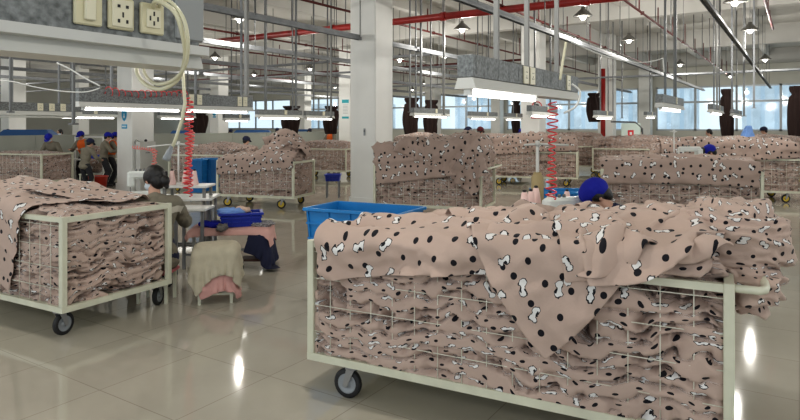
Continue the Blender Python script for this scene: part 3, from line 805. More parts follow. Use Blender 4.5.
for lab, c, hb, u0, u1, rd in more:
    trunking(lab, c, hb, ly(c, u0), ly(c, u1), rods=rd, sockets=(.6,), tubes=((.05, .95),), detail=False)
# extra hanging poles carrying the feed cables
def pole(u, Z, y1, m=ROD, r=.03, label=''):
    p = at(u, Z)
    zb = hy(y1, Z)
    t = thing('hanging_pole', label, 'pole', (p.x, p.y, zb), 0)
    MB().beam((0, 0, 0), (0, 0, HC-zb), r*1.3, r).build('tube', m, t)
    MB().box((0, 0, .0), (r*3, r*3, .02)).build('foot_plate', m, t)
pole(246.5, 8.9, 96, RODL, .045, 'pale thick hanging pole above the seated worker trunking'); pole(296, 13, 108, ROD, .03, 'dark hanging pole over the mounded cart'); pole(265, 13, 110, ROD, .022, 'thin grey hanging pole left of the mounded cart')
pole(73.5, 8, 124, ROD, .03, 'dark hanging pole left of the shield-sign pillar'); pole(10.5, 7, 112, ROD, .02, 'thin dark hanging pole at the far left')
pole(331, 14, 118, RODL, .03, 'pale hanging pole beside the notice pillar'); pole(410, 16, 112, ROD, .03, 'dark hanging pole right of the big pillar'); pole(421, 16, 108, ROD, .04, 'thick dark hanging pole right of the big pillar'); pole(444, 16, 115, RODL, .035, 'pale hanging pole over the centre piles')
pole(674.5, 11, 98, RODL, .03, 'pale hanging pole ending at the trunking before the right windows'); pole(717, 15, 109, RODL, .03, 'pale hanging pole over the capped worker at right'); pole(732, 18, 112, STEEL, .04, 'steel hanging pole left of the brown curtain'); pole(744, 18, 116, ROD, .04, 'dark hanging pole right of the brown curtain'); pole(754, 18, 108, STEEL, .04, 'steel hanging pole farthest right')
pole(613, 22, 118, ROD, .03, 'thin dark hanging pole before the far pillar'); pole(622, 22, 118, ROD, .03, 'thin dark hanging pole right of the far pillar'); pole(650, 24, 118, ROD, .03, 'thin dark hanging pole by the window pier')

# coiled air hoses
def coil(u, Z, y0, y1, r, turns, m, label, u1=None, tr=.006, Z1=None, dang=0):
    p = at(u, Z, hy(y0, Z)); Z1 = Z1 or Z; q = at(u1 if u1 is not None else u, Z1, hy(y1, Z1)); d = q-p; L = d.length
    dn = d.normalized(); a = dn.cross(Vector((.3, .9, .31))).normalized(); b = dn.cross(a)
    n = turns*14; pts = []
    for i in range(n+1):
        f = i/n; an = 2*PI*turns*f; rr = r*(1+.25*math.sin(f*9))
        pts.append(p+d*f+(a*math.cos(an)+b*math.sin(an))*rr-Vector((0, 0, dang*4*f*(1-f))))
    return tag(MB().tube(pts, tr, 5).build('coiled_air_hose', m), label, 'hose')
coil(553, 5.2, 102, 199, .036, 15, COIL, 'red coiled air hose hanging from the trunking over the foreground machine line', u1=551)
coil(189, 7.4, 98, 196, .045, 20, COIL, 'red coiled air hose hanging beside the seated worker', u1=188, tr=.008)
coil(192, 7.7, 130, 190, .03, 18, COILP, 'pale red second coil tangled beside the seated worker hose', u1=187, tr=.008)
coil(104, 9., 90, 94, .05, 7, COIL, 'red air hose coil lying loosely along the top of the lit trunking', u1=150, Z1=9.6, dang=.02)
coil(150, 9.6, 94, 93, .04, 7, COIL, 'stretched red air hose continuing along the trunking towards its end', u1=186, Z1=10.2)
coil(133, 9.3, 147, 150, .02, 9, COILP, 'thin pink coil running across the white pillar', u1=154)
coil(155, 9.3, 149, 166, .03, 6, COILP, 'thin pink coil hanging down at the edge of the white pillar', u1=154)
# cables
def cable(pts, r, m, name, label, cat='cable'):
    P = [Vector(p) for p in pts]; out = []
    for i in range(len(P)-1):
        p0, p1, p2, p3 = P[max(i-1, 0)], P[i], P[i+1], P[min(i+2, len(P)-1)]
        for k_ in range(7):
            t = k_/7; out.append(.5*((2*p1)+(-p0+p2)*t+(2*p0-5*p1+4*p2-p3)*t*t+(-p0+3*p1-3*p2+p3)*t**3))
    out.append(P[-1]); b = MB().tube(out, r, 8)
    return tag(b.build(name, m), label, cat)
def pz(u, y, Z): return at(u, Z, hy(y, Z))
cable([pz(154, 17, 2.06), pz(154, 3, 1.98), pz(163, 3, 1.93), pz(176, 14, 1.9), pz(183, 36, 1.92), pz(185, 58, 1.98), pz(178, 79, 2.05), pz(161, 89, 2.1), pz(145, 84, 2.15), pz(137, 72, 2.2), pz(137, 60, 2.3)], .0075, HOSE, 'looped_cable', 'cream cable looping out of the socket and round under the nearest trunking')
cable([pz(158, 12, 2.06), pz(162, 1, 1.98), pz(172, 3, 1.93), pz(184, 20, 1.9), pz(188, 44, 1.92), pz(185, 66, 1.98), pz(173, 80, 2.05), pz(157, 84, 2.1), pz(146, 76, 2.2), pz(142, 62, 2.3)], .006, HOSE, 'looped_cable', 'thinner inner cream cable looped beside the nearest junction box')
h = thing('drop_hose', 'straight cream drop cable ending in a grey plug connector above the worker', 'hose', pz(183, 74, 3.4))
o0 = Vector(h.location)
pp = [pz(183, 72, 3.4), pz(184, 90, 3.4), pz(185, 103, 3.4), pz(182, 120, 3.4), pz(176, 138, 3.4), pz(172, 148, 3.4)]
MB().tube([p-o0 for p in pp], .009, 8).build('cable', HOSE, h)
cb = MB(); a_ = pz(172, 146, 3.4)-o0; b_ = pz(166, 160, 3.4)-o0; v_ = b_-a_
cb.tube([a_, a_+v_*.3, a_+v_*.32, a_+v_*.7, a_+v_*.75, b_], .014, 12, rs=[.012, .013, .017, .018, .021, .021]); cb.build('plug_connector', GREYP, h)
cable([pz(57, 63, 6.5), pz(70, 69, 6.5), pz(83, 77, 6.5), pz(100, 86, 6.5)], .008, WPL, 'feed_cable', 'white feed cable slanting down to the lit trunking at left')
cable([pz(-5, 80, 6.5), pz(15, 82, 6.5), pz(35, 87, 6.5), pz(60, 91, 6.5), pz(85, 92, 6.5), pz(100, 88, 6.5)], .006, WPL, 'feed_cable', 'thin white feed cable sagging across the upper left')
cable([pz(566, 42, 5.3), pz(563, 60, 5.3), pz(560, 80, 5.3)], .012, HOSE, 'feed_cable', 'short cream cable beside the pale pole over the machine line')
cable([pz(572, 84, 5.2), pz(580, 92, 5.2), pz(576, 106, 5.2), pz(564, 113, 5.2)], .009, WPL, 'feed_cable', 'white cable curling from the end of the machine-line trunking')
# ================================================================ SIGNS
def face(u, y, Z, w, h): pass
def sign_plate(name, x, y, z, w, h, m, axis, label, thick=.008):
    """axis 'y-': plate on a face looking toward -y ; 'x+': on a face looking toward +x"""
    t = thing(name, label, 'sign', (x, y, z), 0 if axis == 'y-' else PI/2)
    MB().box((0, -thick/2, 0), (w, thick, h)).build('plate', m, t)
    return t
def marks(t, name, rects, m, y=-.011):
    b = MB()
    for (x, z, w, h) in rects: b.box((x, y, z), (w, .004, h))
    return b.build(name, m, t)
# pillar with shield sign (second column)
cx, cy = COLP[1]; fy = cy-S_/2
def onface(u, y, x_=None, fy=None):
    # intersection of the sight line with the plane world y = fy
    d = at(u, 1.0); k_ = fy/d.y; return d.x*k_, hy(y, k_)
x, z = onface(124.5, 116, fy=fy)
def onfx(u, y, fx):
    d = at(u, 1.0); k_ = fx/d.x; return d.y*k_, hy(y, k_)
fx = cx+S_/2
# left visible face of every column is the one looking toward -y; right one looks toward +x
t = sign_plate('shield_sign', x, fy, z, .27, .34, SIGNW, 'y-', 'blue shield symbol sign on the white pillar behind the seated worker')
sh = MB().add([(-.12, -.012, .15), (.12, -.012, .15), (.12, -.012, 0), (.07, -.012, -.10), (0, -.012, -.155), (-.07, -.012, -.10), (-.12, -.012, 0)], [(0, 6, 5, 4, 3, 2, 1)]); sh.build('shield', SIGNB, t)
marks(t, 'arrow', [(0, .02, .035, .10)], SIGNW, -.016); MB().add([(-.05, -.016, -.01), (.05, -.016, -.01), (0, -.016, -.07)], [(0, 2, 1)]).build('arrow_head', SIGNW, t)
x, z = onface(124.5, 126.5, fy=fy)
t = sign_plate('caption_sign', x, fy, z, .25, .12, SIGNB, 'y-', 'small blue caption plate under the shield sign')
marks(t, 'text_strokes', [(-.08+.04*i, .0, .024, .045) for i in range(5)], SIGNW)
cx, cy = COLP[5]; x, z = onface(214.5, 114, fy=cy-S_/2)
t = sign_plate('round_sign', x, cy-S_/2, z, .34, .42, SIGNW, 'y-', 'blue round symbol sign on the pillar beyond the partition')
MB().lathe([(.0, 0), (.14, 0), (.14, .006), (0, .006)], (0, 0, 0), 20, Matrix.Translation((0, -.016, .04)) @ Matrix.Rotation(PI/2, 4, 'X')).build('disc', SIGNB, t)
marks(t, 'caption', [(0, -.16, .26, .07)], SIGNB)
cx, cy = COLP[6]; fy = cy-S_/2; x, z = onface(345.5, 109, fy=fy)
t = sign_plate('notice_board', x, fy, z, .42, .95, SIGNW, 'y-', 'tall notice with teal head and foot bands on the pillar left of the big one')
marks(t, 'band', [(0, .38, .42, .17)], SIGNT); marks(t, 'band', [(0, -.42, .42, .10)], SIGNT); marks(t, 'text_strokes', [(0, .2-.07*i, .30, .018) for i in range(7)], mat('sign_text', (.35, .38, .38), .6))
cx, cy = COLP[2]; fy = cy-S_/2; x, z = onface(537, 108, fy=fy)
t = thing('painted_fire_mark', 'red painted ring and box fire mark on the pillar over the machine line', 'sign', (x, fy-.005, z))
rp = []
for i in range(25): a = 2*PI*i/24; rp.append((.18*math.cos(a), -.01, .18*math.sin(a)+.05))
MB().tube(rp, .018, 6).build('ring', SIGNR, t)
b = MB()
for (a, e, w, h) in ((0, -.24, .44, .03), (0, -.36, .44, .03), (-.21, -.3, .03, .14), (.21, -.3, .03, .14)): b.box((a, -.01, e), (w, .02, h))
b.build('box_outline', SIGNR, t)
MB().lathe([(0, 0), (.10, 0), (.10, .01), (0, .01)], (0, 0, 0), 16, Matrix.Translation((0, -.012, .05)) @ Matrix.Rotation(PI/2, 4, 'X')).build('dark_disc', DARKT, t)
p = at(631, 21.5)
t = thing('fire_notice_panel', 'pale green upright panel with a small red fire notice and a handle rail', 'sign', (p.x, p.y, 0), YAW)
MB().box((0, 0, .95), (.68, .04, 1.9), ch=.02).build('panel', SIGNG, t); MB().box((-.02, -.03, 1.52), (.2, .01, .27)).build('notice', SIGNR, t)
MB().tube([(-.7, 0, 1.95), (.15, 0, 1.93), (.4, 0, 1.7), (.4, 0, 1.2)], .03, 8).build('rail', ROD, t); MB().box((-.02, -.037, 1.54), (.08, .006, .1)).build('flame_mark', SIGNW, t); MB().box((0, 0, .02), (.7, .3, .04)).build('foot', SIGNG, t)
# marks on the big pillar
cx, cy = COLP[0]; fy = cy-S_/2; x, z = onface(364.7, 132, fy=fy)
t = thing('light_switch', 'small dark switch on the big white pillar', 'switch', (x, fy, z)); MB().box((0, -.01, 0), (.04, .02, .16)).build('plate', GREYP, t); MB().box((0, -.022, .02), (.02, .008, .05)).build('rocker', BLACK, t)
cx, cy = COLP[1]; fy = cx+S_/2
yy, z = onfx(142.5, 159, fy)
t = thing('control_box', 'tall pale box with a dark top knob against the right side of the shield-sign pillar', 'cabinet', (fy+.15, yy, 0), PI/2)
MB().box((0, 0, .68), (.5, .2, 1.36), ch=.01).build('body', mat('box_pale', (.58, .58, .55), .4), t); MB().ell((0, 0, 1.39), (.04, .04, .04)).build('knob', BLACK, t); marks(t, 'text_strokes', [(-.06+.035*i, 1.05, .022, .02) for i in range(4)], DARKT, -.104)
MB().tube([(-.2, 0, 1.36), (-.3, 0, 1.42), (-.34, 0, 1.36), (-.33, 0, 1.3)], .008, 6).build('hook', ROD, t)

# brown curtains gathered before the windows
def curtain(u, Z, y0, y1, w, label):
    h0, h1 = hy(y1, Z), hy(y0, Z); p = at(u, Z)
    n, m = 36, 24; th, tt = np.meshgrid(np.linspace(0, 2*PI, n, endpoint=False), np.linspace(0, 1, m))
    r = w/2*(1+.22*np.cos(7*th+2*tt)+.12*np.cos(3*th+5*tt))*(.72+.35*np.sin(tt*2.6+.3)+.15*(tt > .93))
    r = r*np.where(np.abs(tt-.88) < .03, .75, 1)
    P = np.stack([r*np.cos(th), r*np.sin(th)*.8, h0+tt*(h1-h0)], -1)
    UV = np.stack([th, tt], -1)
    o = grid_mesh('tied_curtain', P, UV, CURT, wrap=True); o.location = (p.x, p.y, 0); return tag(o, label, 'curtain')
for u, Z, y0, y1, w, l in ((727, 27, 89, 139, .44, 'dark brown gathered curtain hanging before the right-hand windows'), (799, 25, 86, 150, .62, 'dark brown gathered curtain at the right edge'),
        (411, 26, 98, 136, .55, 'dark brown gathered curtain left of the short centre trunking'), (431, 26, 100, 137, .5, 'dark brown gathered curtain right of the short centre trunking'), (594, 27, 93, 122, .48, 'dark gathered curtain beside the red riser pipe'),
        (516, 30, 100, 133, .35, 'narrow brown curtain at the centre window'), (291, 23, 106, 134, .6, 'brown gathered curtain behind the mounded cart'), (331, 24, 106, 134, .5, 'brown gathered curtain left of the notice pillar'), (199, 20, 112, 133, .5, 'dark curtain beside the red coil over the partition')):
    curtain(u, Z, y0, y1, w, l)

# ================================================================ WORKSTATIONS
def spool(t_loc, label, s=1., group=None):
    t = thing('thread_cone', label, 'thread cone', t_loc, 0, group)
    MB().lathe([(.045*s, 0), (.047*s, .01), (.022*s, .155*s), (.018*s, .16*s)], (0, 0, 0), 14).build('thread', CONE, t)
    MB().lathe([(.014*s, .158*s), (.016*s, .175*s), (.0, .18*s)], (0, 0, 0), 10).build('cone_tip', BLACK, t)
    return t
def sewing_machine(loc, rz, label):
    t = thing('sewing_machine', label, 'sewing machine', loc, rz)
    MB().box((0, 0, .04), (.46, .2, .08), ch=.012).build('bed', MACH, t)
    MB().box((.17, 0, .19), (.11, .16, .24), ch=.02).build('column', MACH, t)
    a = MB().box((-.01, 0, .30), (.42, .12, .10), ch=.025); a.build('arm', MACH, t)
    h = MB().box((-.18, 0, .245), (.09, .11, .2), ch=.02).build('head', MACH, t)
    MB().tube([(-.19, 0, .15), (-.19, 0, .07)], .006, 6).build('needle_bar', GALV, h)
    MB().lathe([(.0, 0), (.065, 0), (.07, .01), (.065, .03), (0, .03)], (0, 0, 0), 18, Matrix.Translation((.235, 0, .27)) @ Matrix.Rotation(PI/2, 4, 'Y')).build('handwheel', BLACK, t)
    for k_ in range(3): MB().lathe([(.013, 0), (.016, .01), (.013, .025), (.004, .03)], (-.12+.05*k_, 0, .35), 8).build('tension_knob', GALV, t)
    return t
def table(loc, rz, L, W, h, label, top=WPL, legs=STEEL, name='work_table'):
    t = thing(name, label, 'table', loc, rz)
    MB().box((0, 0, h-.015), (L, W, .03), ch=.005).build('table_top', top, t)
    for sx in (-1, 1):
        for sy in (-1, 1): MB().box((sx*(L/2-.05), sy*(W/2-.06), (h-.03)/2), (.035, .035, h-.03)).build('leg', legs, t)
    MB().box((0, W/2-.06, .18), (L-.1, .02, .03)).build('stretcher', legs, t)
    return t
def stand(loc, h, label, arms=((-.35, .0), (.3, -.02)), rz=0, m=RODL, r=.012, sleeve=False):
    t = thing('thread_stand', label, 'stand', loc, rz)
    MB().tube([(0, 0, 0), (0, 0, h)], r, 10).build('pole', m, t)
    MB().lathe([(.05, 0), (.05, .015), (.02, .03)], (0, 0, 0), 14).build('base', m, t)
    for (dx, dz) in arms: MB().tube([(0, 0, h-.01), (dx, 0, h-.01+dz)], r*.7, 8).build('cross_arm', m, t)
    MB().lathe([(.022, 0), (.022, .05), (0, .055)], (0, 0, h-.03), 10).build('clamp', m, t)
    if sleeve: MB().lathe([(.06, 0), (.062, .02), (.06, h*.42), (.045, h*.46), (.035, h*.5), (.0, h*.5)], (0, 0, .02), 16).build('wrapped_sleeve', mat('tan_wrap', (.33, .26, .13), .6), t)
    return t
# --- seated worker's station
TH = .86
pt = at(158, 8.2); table((pt.x, pt.y, 0), YAW+.1, 1.5, .62, TH, 'white sewing table in front of the seated garment worker')
p = at(146, 8.1); sewing_machine((p.x, p.y, TH), YAW+.3, 'white overlock sewing machine in front of the seated garment worker')
def floor_plate(u, Z, L, W, h, lab): 
    p = at(u, Z); t = table((p.x, p.y, 0), YAW, L, W, h, lab, name='thread_rack', legs=RODL); return t
floor_plate(188, 8.2, .62, .4, 1.02, 'narrow white thread rack table behind the seated worker')
for u, d in ((172, 0), (185.5, .08), (194.5, .0)):
    p = at(u, 8.2+d); spool((p.x, p.y, 1.02), 'pink thread cone on the rack beside the seated worker, '+{172: 'nearest her head', 185.5: 'middle one', 194.5: 'farthest right'}[u], 1.15)
p = at(178.5, 8.25); stand((p.x, p.y, 1.02), hy(143, 8.25)-1.02, 'white thread stand with long cross arms behind the seated worker', ((-.42, -.04), (.26, -.02)), YAW, WPL)
p = at(193, 7.6); table((p.x, p.y, 0), YAW, .42, .4, .80, 'small white machine table right of the seated worker')
# --- machine line behind the foreground cart
p = at(553, 5.6); table((p.x, p.y, 0), YAW, 1.25, .6, .82, 'white machine table behind the foreground right cart')
TZ = .95
for i, (u, y, s) in enumerate(((524.5, 5.45, 1.15), (531, 5.6, 1.1), (536, 5.75, 1.2), (550, 5.6, 1.0), (567, 5.75, 1.0))):
    p = at(u, y); spool((p.x, p.y, hy(206 - (0 if i else 0), y) if False else 1.03), 'pink thread cone behind the foreground cart, '+['leftmost', 'second from left', 'third from left', 'beside the red coil', 'nearest the blue cap'][i], s)
b = MB()
p = at(545, 5.6)
t = thing('spool_tray', 'white spool tray under the pink thread cones behind the foreground cart', 'tray', (p.x, p.y, .82), YAW)
MB().box((0, 0, .195), (.56, .36, .015), ch=.004).build('tray', WPL, t); MB().box((0, 0, .094), (.1, .1, .188)).build('bracket', STEEL, t)
p = at(566, 5.45); sewing_machine((p.x, p.y, .82), YAW+.35, 'white sewing machine behind the foreground cart beside the blue cap')
p = at(537.5, 5.95); stand((p.x, p.y, 1.03), hy(143, 5.95)-1.03, 'grey T-shaped stand with tan wrapped post behind the foreground cart', ((-.13, -.01), (.30, -.01)), YAW, mat('stand_grey', (.50, .50, .47), .4), .016, True)
p = at(528, 5.3); t = thing('thread_guide', 'short black pin with a round tip among the thread cones', 'tool', (p.x, p.y, .82)); MB().tube([(0, 0, 0), (0, 0, .26)], .005, 6).build('pin', BLACK, t); MB().ell((0, 0, .27), (.018, .018, .02)).build('tip', BLACK, t)
# --- station at the right middle
p = at(668, 11.9); table((p.x, p.y, 0), YAW, 1.9, .6, 1.05, 'machine table behind the smooth fleece cart at right')
for i, u in enumerate((667, 672.5, 681)):
    p = at(u, 11.8); spool((p.x, p.y, 1.05), 'small pink thread cone on the table at the right middle distance, '+['left', 'middle', 'right'][i], 1.4)
p = at(674, 11.9); stand((p.x, p.y, 1.05), hy(131, 11.9)-1.05, 'slim white stand between the thread cones at the right middle distance', ((-.08, 0), (.06, 0)), YAW, WPL)
p = at(690, 12.0); sewing_machine((p.x, p.y, 1.05), YAW, 'pale sewing machine beside the blue capped worker at right')

# ================================================================ STOOL, BENCH, CRATES
def cloth_over(name, label, cat, loc, rz, L, W, top_z, cl, cw, ang, m, comp=(.9, .9), wave=.05, sp=.02, z0=0., seed=3, fold=.008, steps=90, dz=0, thick=.006, cx=0, cy=0):
    o = cloth(L, W, z0, lambda x, y: top_z-z0+0*x, cl, cw, cx, cy, ang, sp, comp=comp, steps=steps, m=m, name=name, seed=seed, h=.05, sub=1, thick=thick, wave=wave, coll=.02, fr_=(3, 3), fold=fold)
    o.location = loc; o.rotation_euler = (0, 0, rz); return tag(o, label, cat)
p = at(216, 6.35)
st = thing('stool', 'low cream metal stool under the beige towel', 'stool', (p.x, p.y, 0), YAW+.25)
MB().box((0, 0, .53), (.40, .32, .03), ch=.006).build('seat', CREAM, st)
for sx in (-1, 1):
    for sy in (-1, 1): MB().box((sx*.155, sy*.125, .26), (.03, .03, .52)).build('leg', CREAM, st)
for sy in (-1, 1): MB().box((0, sy*.125, .10), (.28, .022, .022)).build('stretcher', CREAM, st)
cloth_over('pink_cloth', 'crumpled pink cloth hanging from the stool below the beige towel', 'cloth', (p.x, p.y, 0), YAW+.25, .41, .33, .555, .66, .74, .35, PINK, cx=.05, cy=-.03, seed=8, fold=.02, comp=(.8, .8), steps=34)
cloth_over('towel', 'beige towel draped over the low stool', 'towel', (p.x, p.y, 0), YAW+.25, .43, .36, .575, .76, .58, .12, BEIGE, cy=-.02, seed=4, fold=.014, comp=(.88, .88))
# bench with pink cloth and royal blue crate
p = at(232, 7.85); BH = .50; brz = YAW+.12
t = table((p.x, p.y, 0), brz, .95, .55, BH, 'low work bench under pink cloth beside the beige towel stool', legs=mat('bench_leg', (.45, .46, .44), .4, .3), name='work_bench')
cloth_over('navy_cloth', 'navy cloth hanging under the pink one at the right end of the low bench', 'cloth', (p.x, p.y, 0), brz, .97, .57, BH+.005, .62, .92, .06, NAVY, cx=.32, seed=12, fold=.012)
cloth_over('pink_cloth', 'pale pink cloth spread over the low work bench', 'cloth', (p.x, p.y, 0), brz, .99, .59, BH+.02, 1.12, .70, .0, mat('pale_pink', (.66, .40, .36), .9, bump=.2, bscale=60), cx=.02, cy=.01, seed=13, fold=.008)
def crate(loc, rz, L, W, h, m, label, lattice=False, name='plastic_crate', legs=0):
    t = thing(name, label, 'crate', loc, rz)
    b = MB(); th = .012; tp = .93
    for (s1, s2) in ((1, 0), (-1, 0), (0, 1), (0, -1)):
        if s1: 
            xa, xb = s1*L/2*tp, s1*L/2
            b.add([(xa, -W/2*tp, 0), (xa, W/2*tp, 0), (xb, W/2, h), (xb, -W/2, h), (xa-s1*th, -W/2*tp, 0), (xa-s1*th, W/2*tp, 0), (xb-s1*th, W/2, h), (xb-s1*th, -W/2, h)], [(0, 1, 2, 3), (7, 6, 5, 4), (3, 2, 6, 7), (0, 3, 7, 4), (1, 5, 6, 2)])
        else:
            ya, yb = s2*W/2*tp, s2*W/2
            b.add([(-L/2*tp, ya, 0), (L/2*tp, ya, 0), (L/2, yb, h), (-L/2, yb, h), (-L/2*tp, ya-s2*th, 0), (L/2*tp, ya-s2*th, 0), (L/2, yb-s2*th, h), (-L/2, yb-s2*th, h)], [(0, 1, 2, 3), (7, 6, 5, 4), (3, 2, 6, 7), (0, 3, 7, 4), (1, 5, 6, 2)])
    b.build('wall', m, t)
    MB().box((0, 0, .008), (L*tp, W*tp, .016)).build('base', m, t)
    r = MB()
    for sy in (-1, 1): r.box((0, sy*(W/2+.008), h-.012), (L+.05, .03, .03), ch=.005)
    for sx in (-1, 1): r.box((sx*(L/2+.008), 0, h-.012), (.03, W-.01, .03), ch=.005)
    r.build('rim', m, t)
    rb = MB(); n = 8 if lattice else 4
    for i in range(n+1):
        x_ = -L/2*.95+L*.95*i/n
        for sy in (-1, 1): rb.beam((x_*tp, sy*(W/2*tp+.006), .01), (x_, sy*(W/2+.006), h-.03), .014)
    m2 = 5 if lattice else 2
    for j in range(1, m2+1):
        f = j/(m2+1); q = tp+(1-tp)*f
        for sy in (-1, 1): rb.box((0, sy*(W/2*q+.006), h*f), (L*q, .014, .016))
        for sx in (-1, 1): rb.box((sx*(L/2*q+.006), 0, h*f), (.014, W*q, .016))
    rb.build('rib', m, t)
    if legs:
        for sx in (-1, 1):
            for sy in (-1, 1): MB().box((sx*L*.42, sy*W*.4, -legs/2), (.03, .03, legs)).build('leg', STEEL, t)
    return t
p = at(241, 7.85); crate((p.x, p.y, BH+.035), brz+.15, .50, .30, .17, DBLUE, 'royal blue crate on the pink cloth of the low bench')
# garments in and by the crate
def rag(u, Z, h, r, m, label, seed, name='folded_garment', rz=0):
    p = at(u, Z); o = bundle(Vector((p.x, p.y, h)), r, seed, label, YAW+rz, res=.025, fold=.02, m=m, sub=0); o.name = name; return o
rag(231, 7.85, BH+.20, (.17, .11, .05), LBLUE, 'pale blue cloth heaped in the royal blue crate', 3)
rag(212, 7.75, BH+.07, (.16, .13, .04), CAPB, 'dark blue garment lying at the left end of the low bench', 4)
rag(222, 7.55, BH+.06, (.05, .13, .035), mat('grey_rag', (.20, .19, .18), .9), 'small grey rag on the pink cloth of the low bench', 6)
rag(262, 7.85, BH+.055, (.16, .14, .022), mat('check_cloth', (.30, .29, .30), .9, var=.8, vscale=55), 'black and white patterned cloth at the right of the royal blue crate', 7)
rag(243, 7.9, BH+.225, (.10, .07, .03), mat('peach_rag', (.70, .52, .42), .9), 'peach cloth scrap on top of the royal blue crate', 9)
p = at(254, 7.75)
t = thing('foot_pedal', 'dark brown foot pedal board under the low bench', 'pedal', (p.x, p.y, .0), YAW)
MB().box((0, 0, .13), (.32, .24, .025), ch=.005).add([], []).build('board', BROWN, t); MB().tube([(-.14, 0, .0), (-.14, 0, .12)], .012, 6).build('support', ROD, t); MB().tube([(.14, 0, .0), (.14, 0, .12)], .012, 6).build('support', ROD, t)
# large blue bin behind the foreground cart
p = at(365, 5.75)
crate((p.x, p.y, .62), YAW*.0+K1[4]+.02, .95, .55, .42, BLUE, 'large bright blue plastic bin behind the left end of the foreground right cart', legs=.62, name='plastic_bin')
# blue lattice crate left of the mounded cart
p = at(210, 15.2); crate((p.x, p.y, .22), YAW, .50, .5, .78, BLUE, 'tall blue lattice crate behind the sewing station, left of the mounded cart', lattice=True, legs=.22, name='lattice_crate')
p = at(199, 14.8); crate((p.x, p.y, .22), YAW, .3, .5, .78, BLUE, 'narrow blue lattice crate directly beside the coiled hose', lattice=True, legs=.22, name='lattice_crate')
p = at(333, 15.5); crate((p.x, p.y, .42), YAW, .36, .3, .17, DBLUE, 'small royal blue tray on thin legs right of the mounded cart', legs=.42)
p = at(569, 6.9); crate((p.x, p.y, .66), YAW, .75, .4, .42, BLUE, 'blue bin between the thread cones and the blue capped worker', legs=.66, name='plastic_bin')
# pedal-coloured brown box behind the left cart
p = at(52, 13.2); t = thing('floor_box', 'low reddish brown box on the floor beyond the left foreground cart', 'box', (p.x, p.y, 0), YAW); MB().box((0, 0, .09), (.75, .35, .18), ch=.01).build('body', mat('brown_red', (.13, .05, .03), .6), t); MB().box((0, 0, .19), (.78, .38, .02)).build('lid', BROWN, t)
p = at(98, 17.0); t = thing('red_bucket', 'red plastic bucket on the floor before the far work tables', 'bucket', (p.x, p.y, 0))
MB().lathe([(.20, 0), (.25, .42), (.265, .42), (.265, .39), (.25, .39)], (0, 0, 0), 24).build('body', REDP, t); MB().tube([(.25*math.cos(a), .25*math.sin(a)*.2, .40+.0*a) for a in np.linspace(0, PI, 9)], .008, 6).build('handle', GALV, t)
p = at(87, 16.6)
st = thing('stool', 'small pale stool in front of the far work tables', 'stool', (p.x, p.y, 0), YAW)
MB().box((0, 0, .5), (.32, .26, .03), ch=.005).build('seat', CREAM, st)
for sx in (-1, 1):
    for sy in (-1, 1): MB().box((sx*.13, sy*.1, .24), (.03, .03, .49)).build('leg', CREAM, st)
# far left work tables and goods
p = at(100, 19.2); table((p.x, p.y, 0), YAW, 1.9, .8, .78, 'pale work table where the orange vest workers stand')
rag(96, 18.95, .84, (.30, .2, .07), DBLUE, 'royal blue folded garments on the far pale work table', 11)
rag(104, 19., .83, (.2, .16, .06), mat('pale_goods', (.55, .58, .62), .9), 'pale garments on the far work table beside the blue ones', 12)
p = at(93, 20.2)
t = thing('wire_trolley', 'tall white wire trolley filled with pink goods behind the orange vest workers', 'trolley', (p.x, p.y, 0), YAW)
b = MB()
for sx in (-1, 1):
    for sy in (-1, 1): b.box((sx*.45, sy*.25, .75), (.035, .035, 1.42))
for z in (.25, 1.44):
    for sy in (-1, 1): b.box((0, sy*.25, z), (.9, .03, .03))
    for sx in (-1, 1): b.box((sx*.45, 0, z), (.03, .5, .03))
b.build('frame', WPL, t); b = MB().box((0, 0, .25), (.86, .46, .02)); b.build('shelf', WPL, t)
for sx in (-1, 1):
    for sy in (-1, 1): MB().lathe([(.03, 0), (.03, .05), (0, .05)], (sx*.45, sy*.25, 0), 10).build('wheel', BLACK, t)
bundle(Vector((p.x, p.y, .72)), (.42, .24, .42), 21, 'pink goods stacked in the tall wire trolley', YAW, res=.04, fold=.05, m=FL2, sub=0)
# blue covered machines beyond the partition
for i, (u, Z, w) in enumerate(((28, 21.5, 1.0), (185.5, 30, .75), (253, 34, 1.15), (302, 39, .7))):
    p = at(u, Z); hb = hy(137-i*1.2, Z)
    t = thing('covered_machine', 'blue covered machine showing above the partition, '+['far left', 'by the coiled hose', 'left of the mounded cart peak', 'right of the brown curtain'][i], 'machine', (p.x, p.y, 0), YAW)
    hh = hb+.02; MB().box((0, 0, hh/2), (w*1.5, .6, hh)).build('body', GREYP, t)
    MB().add([(-w*.95, -.35, hh), (w*.95, -.35, hh), (w*.95, .35, hh), (-w*.95, .35, hh), (-w*.75, -.15, hh+.24), (w*.75, -.15, hh+.24), (w*.75, .15, hh+.24), (-w*.75, .15, hh+.24)], [(0, 1, 5, 4), (1, 2, 6, 5), (2, 3, 7, 6), (3, 0, 4, 7), (4, 5, 6, 7)]).build('cover', mat('deep_blue_cover', (.03, .10, .26), .5), t)
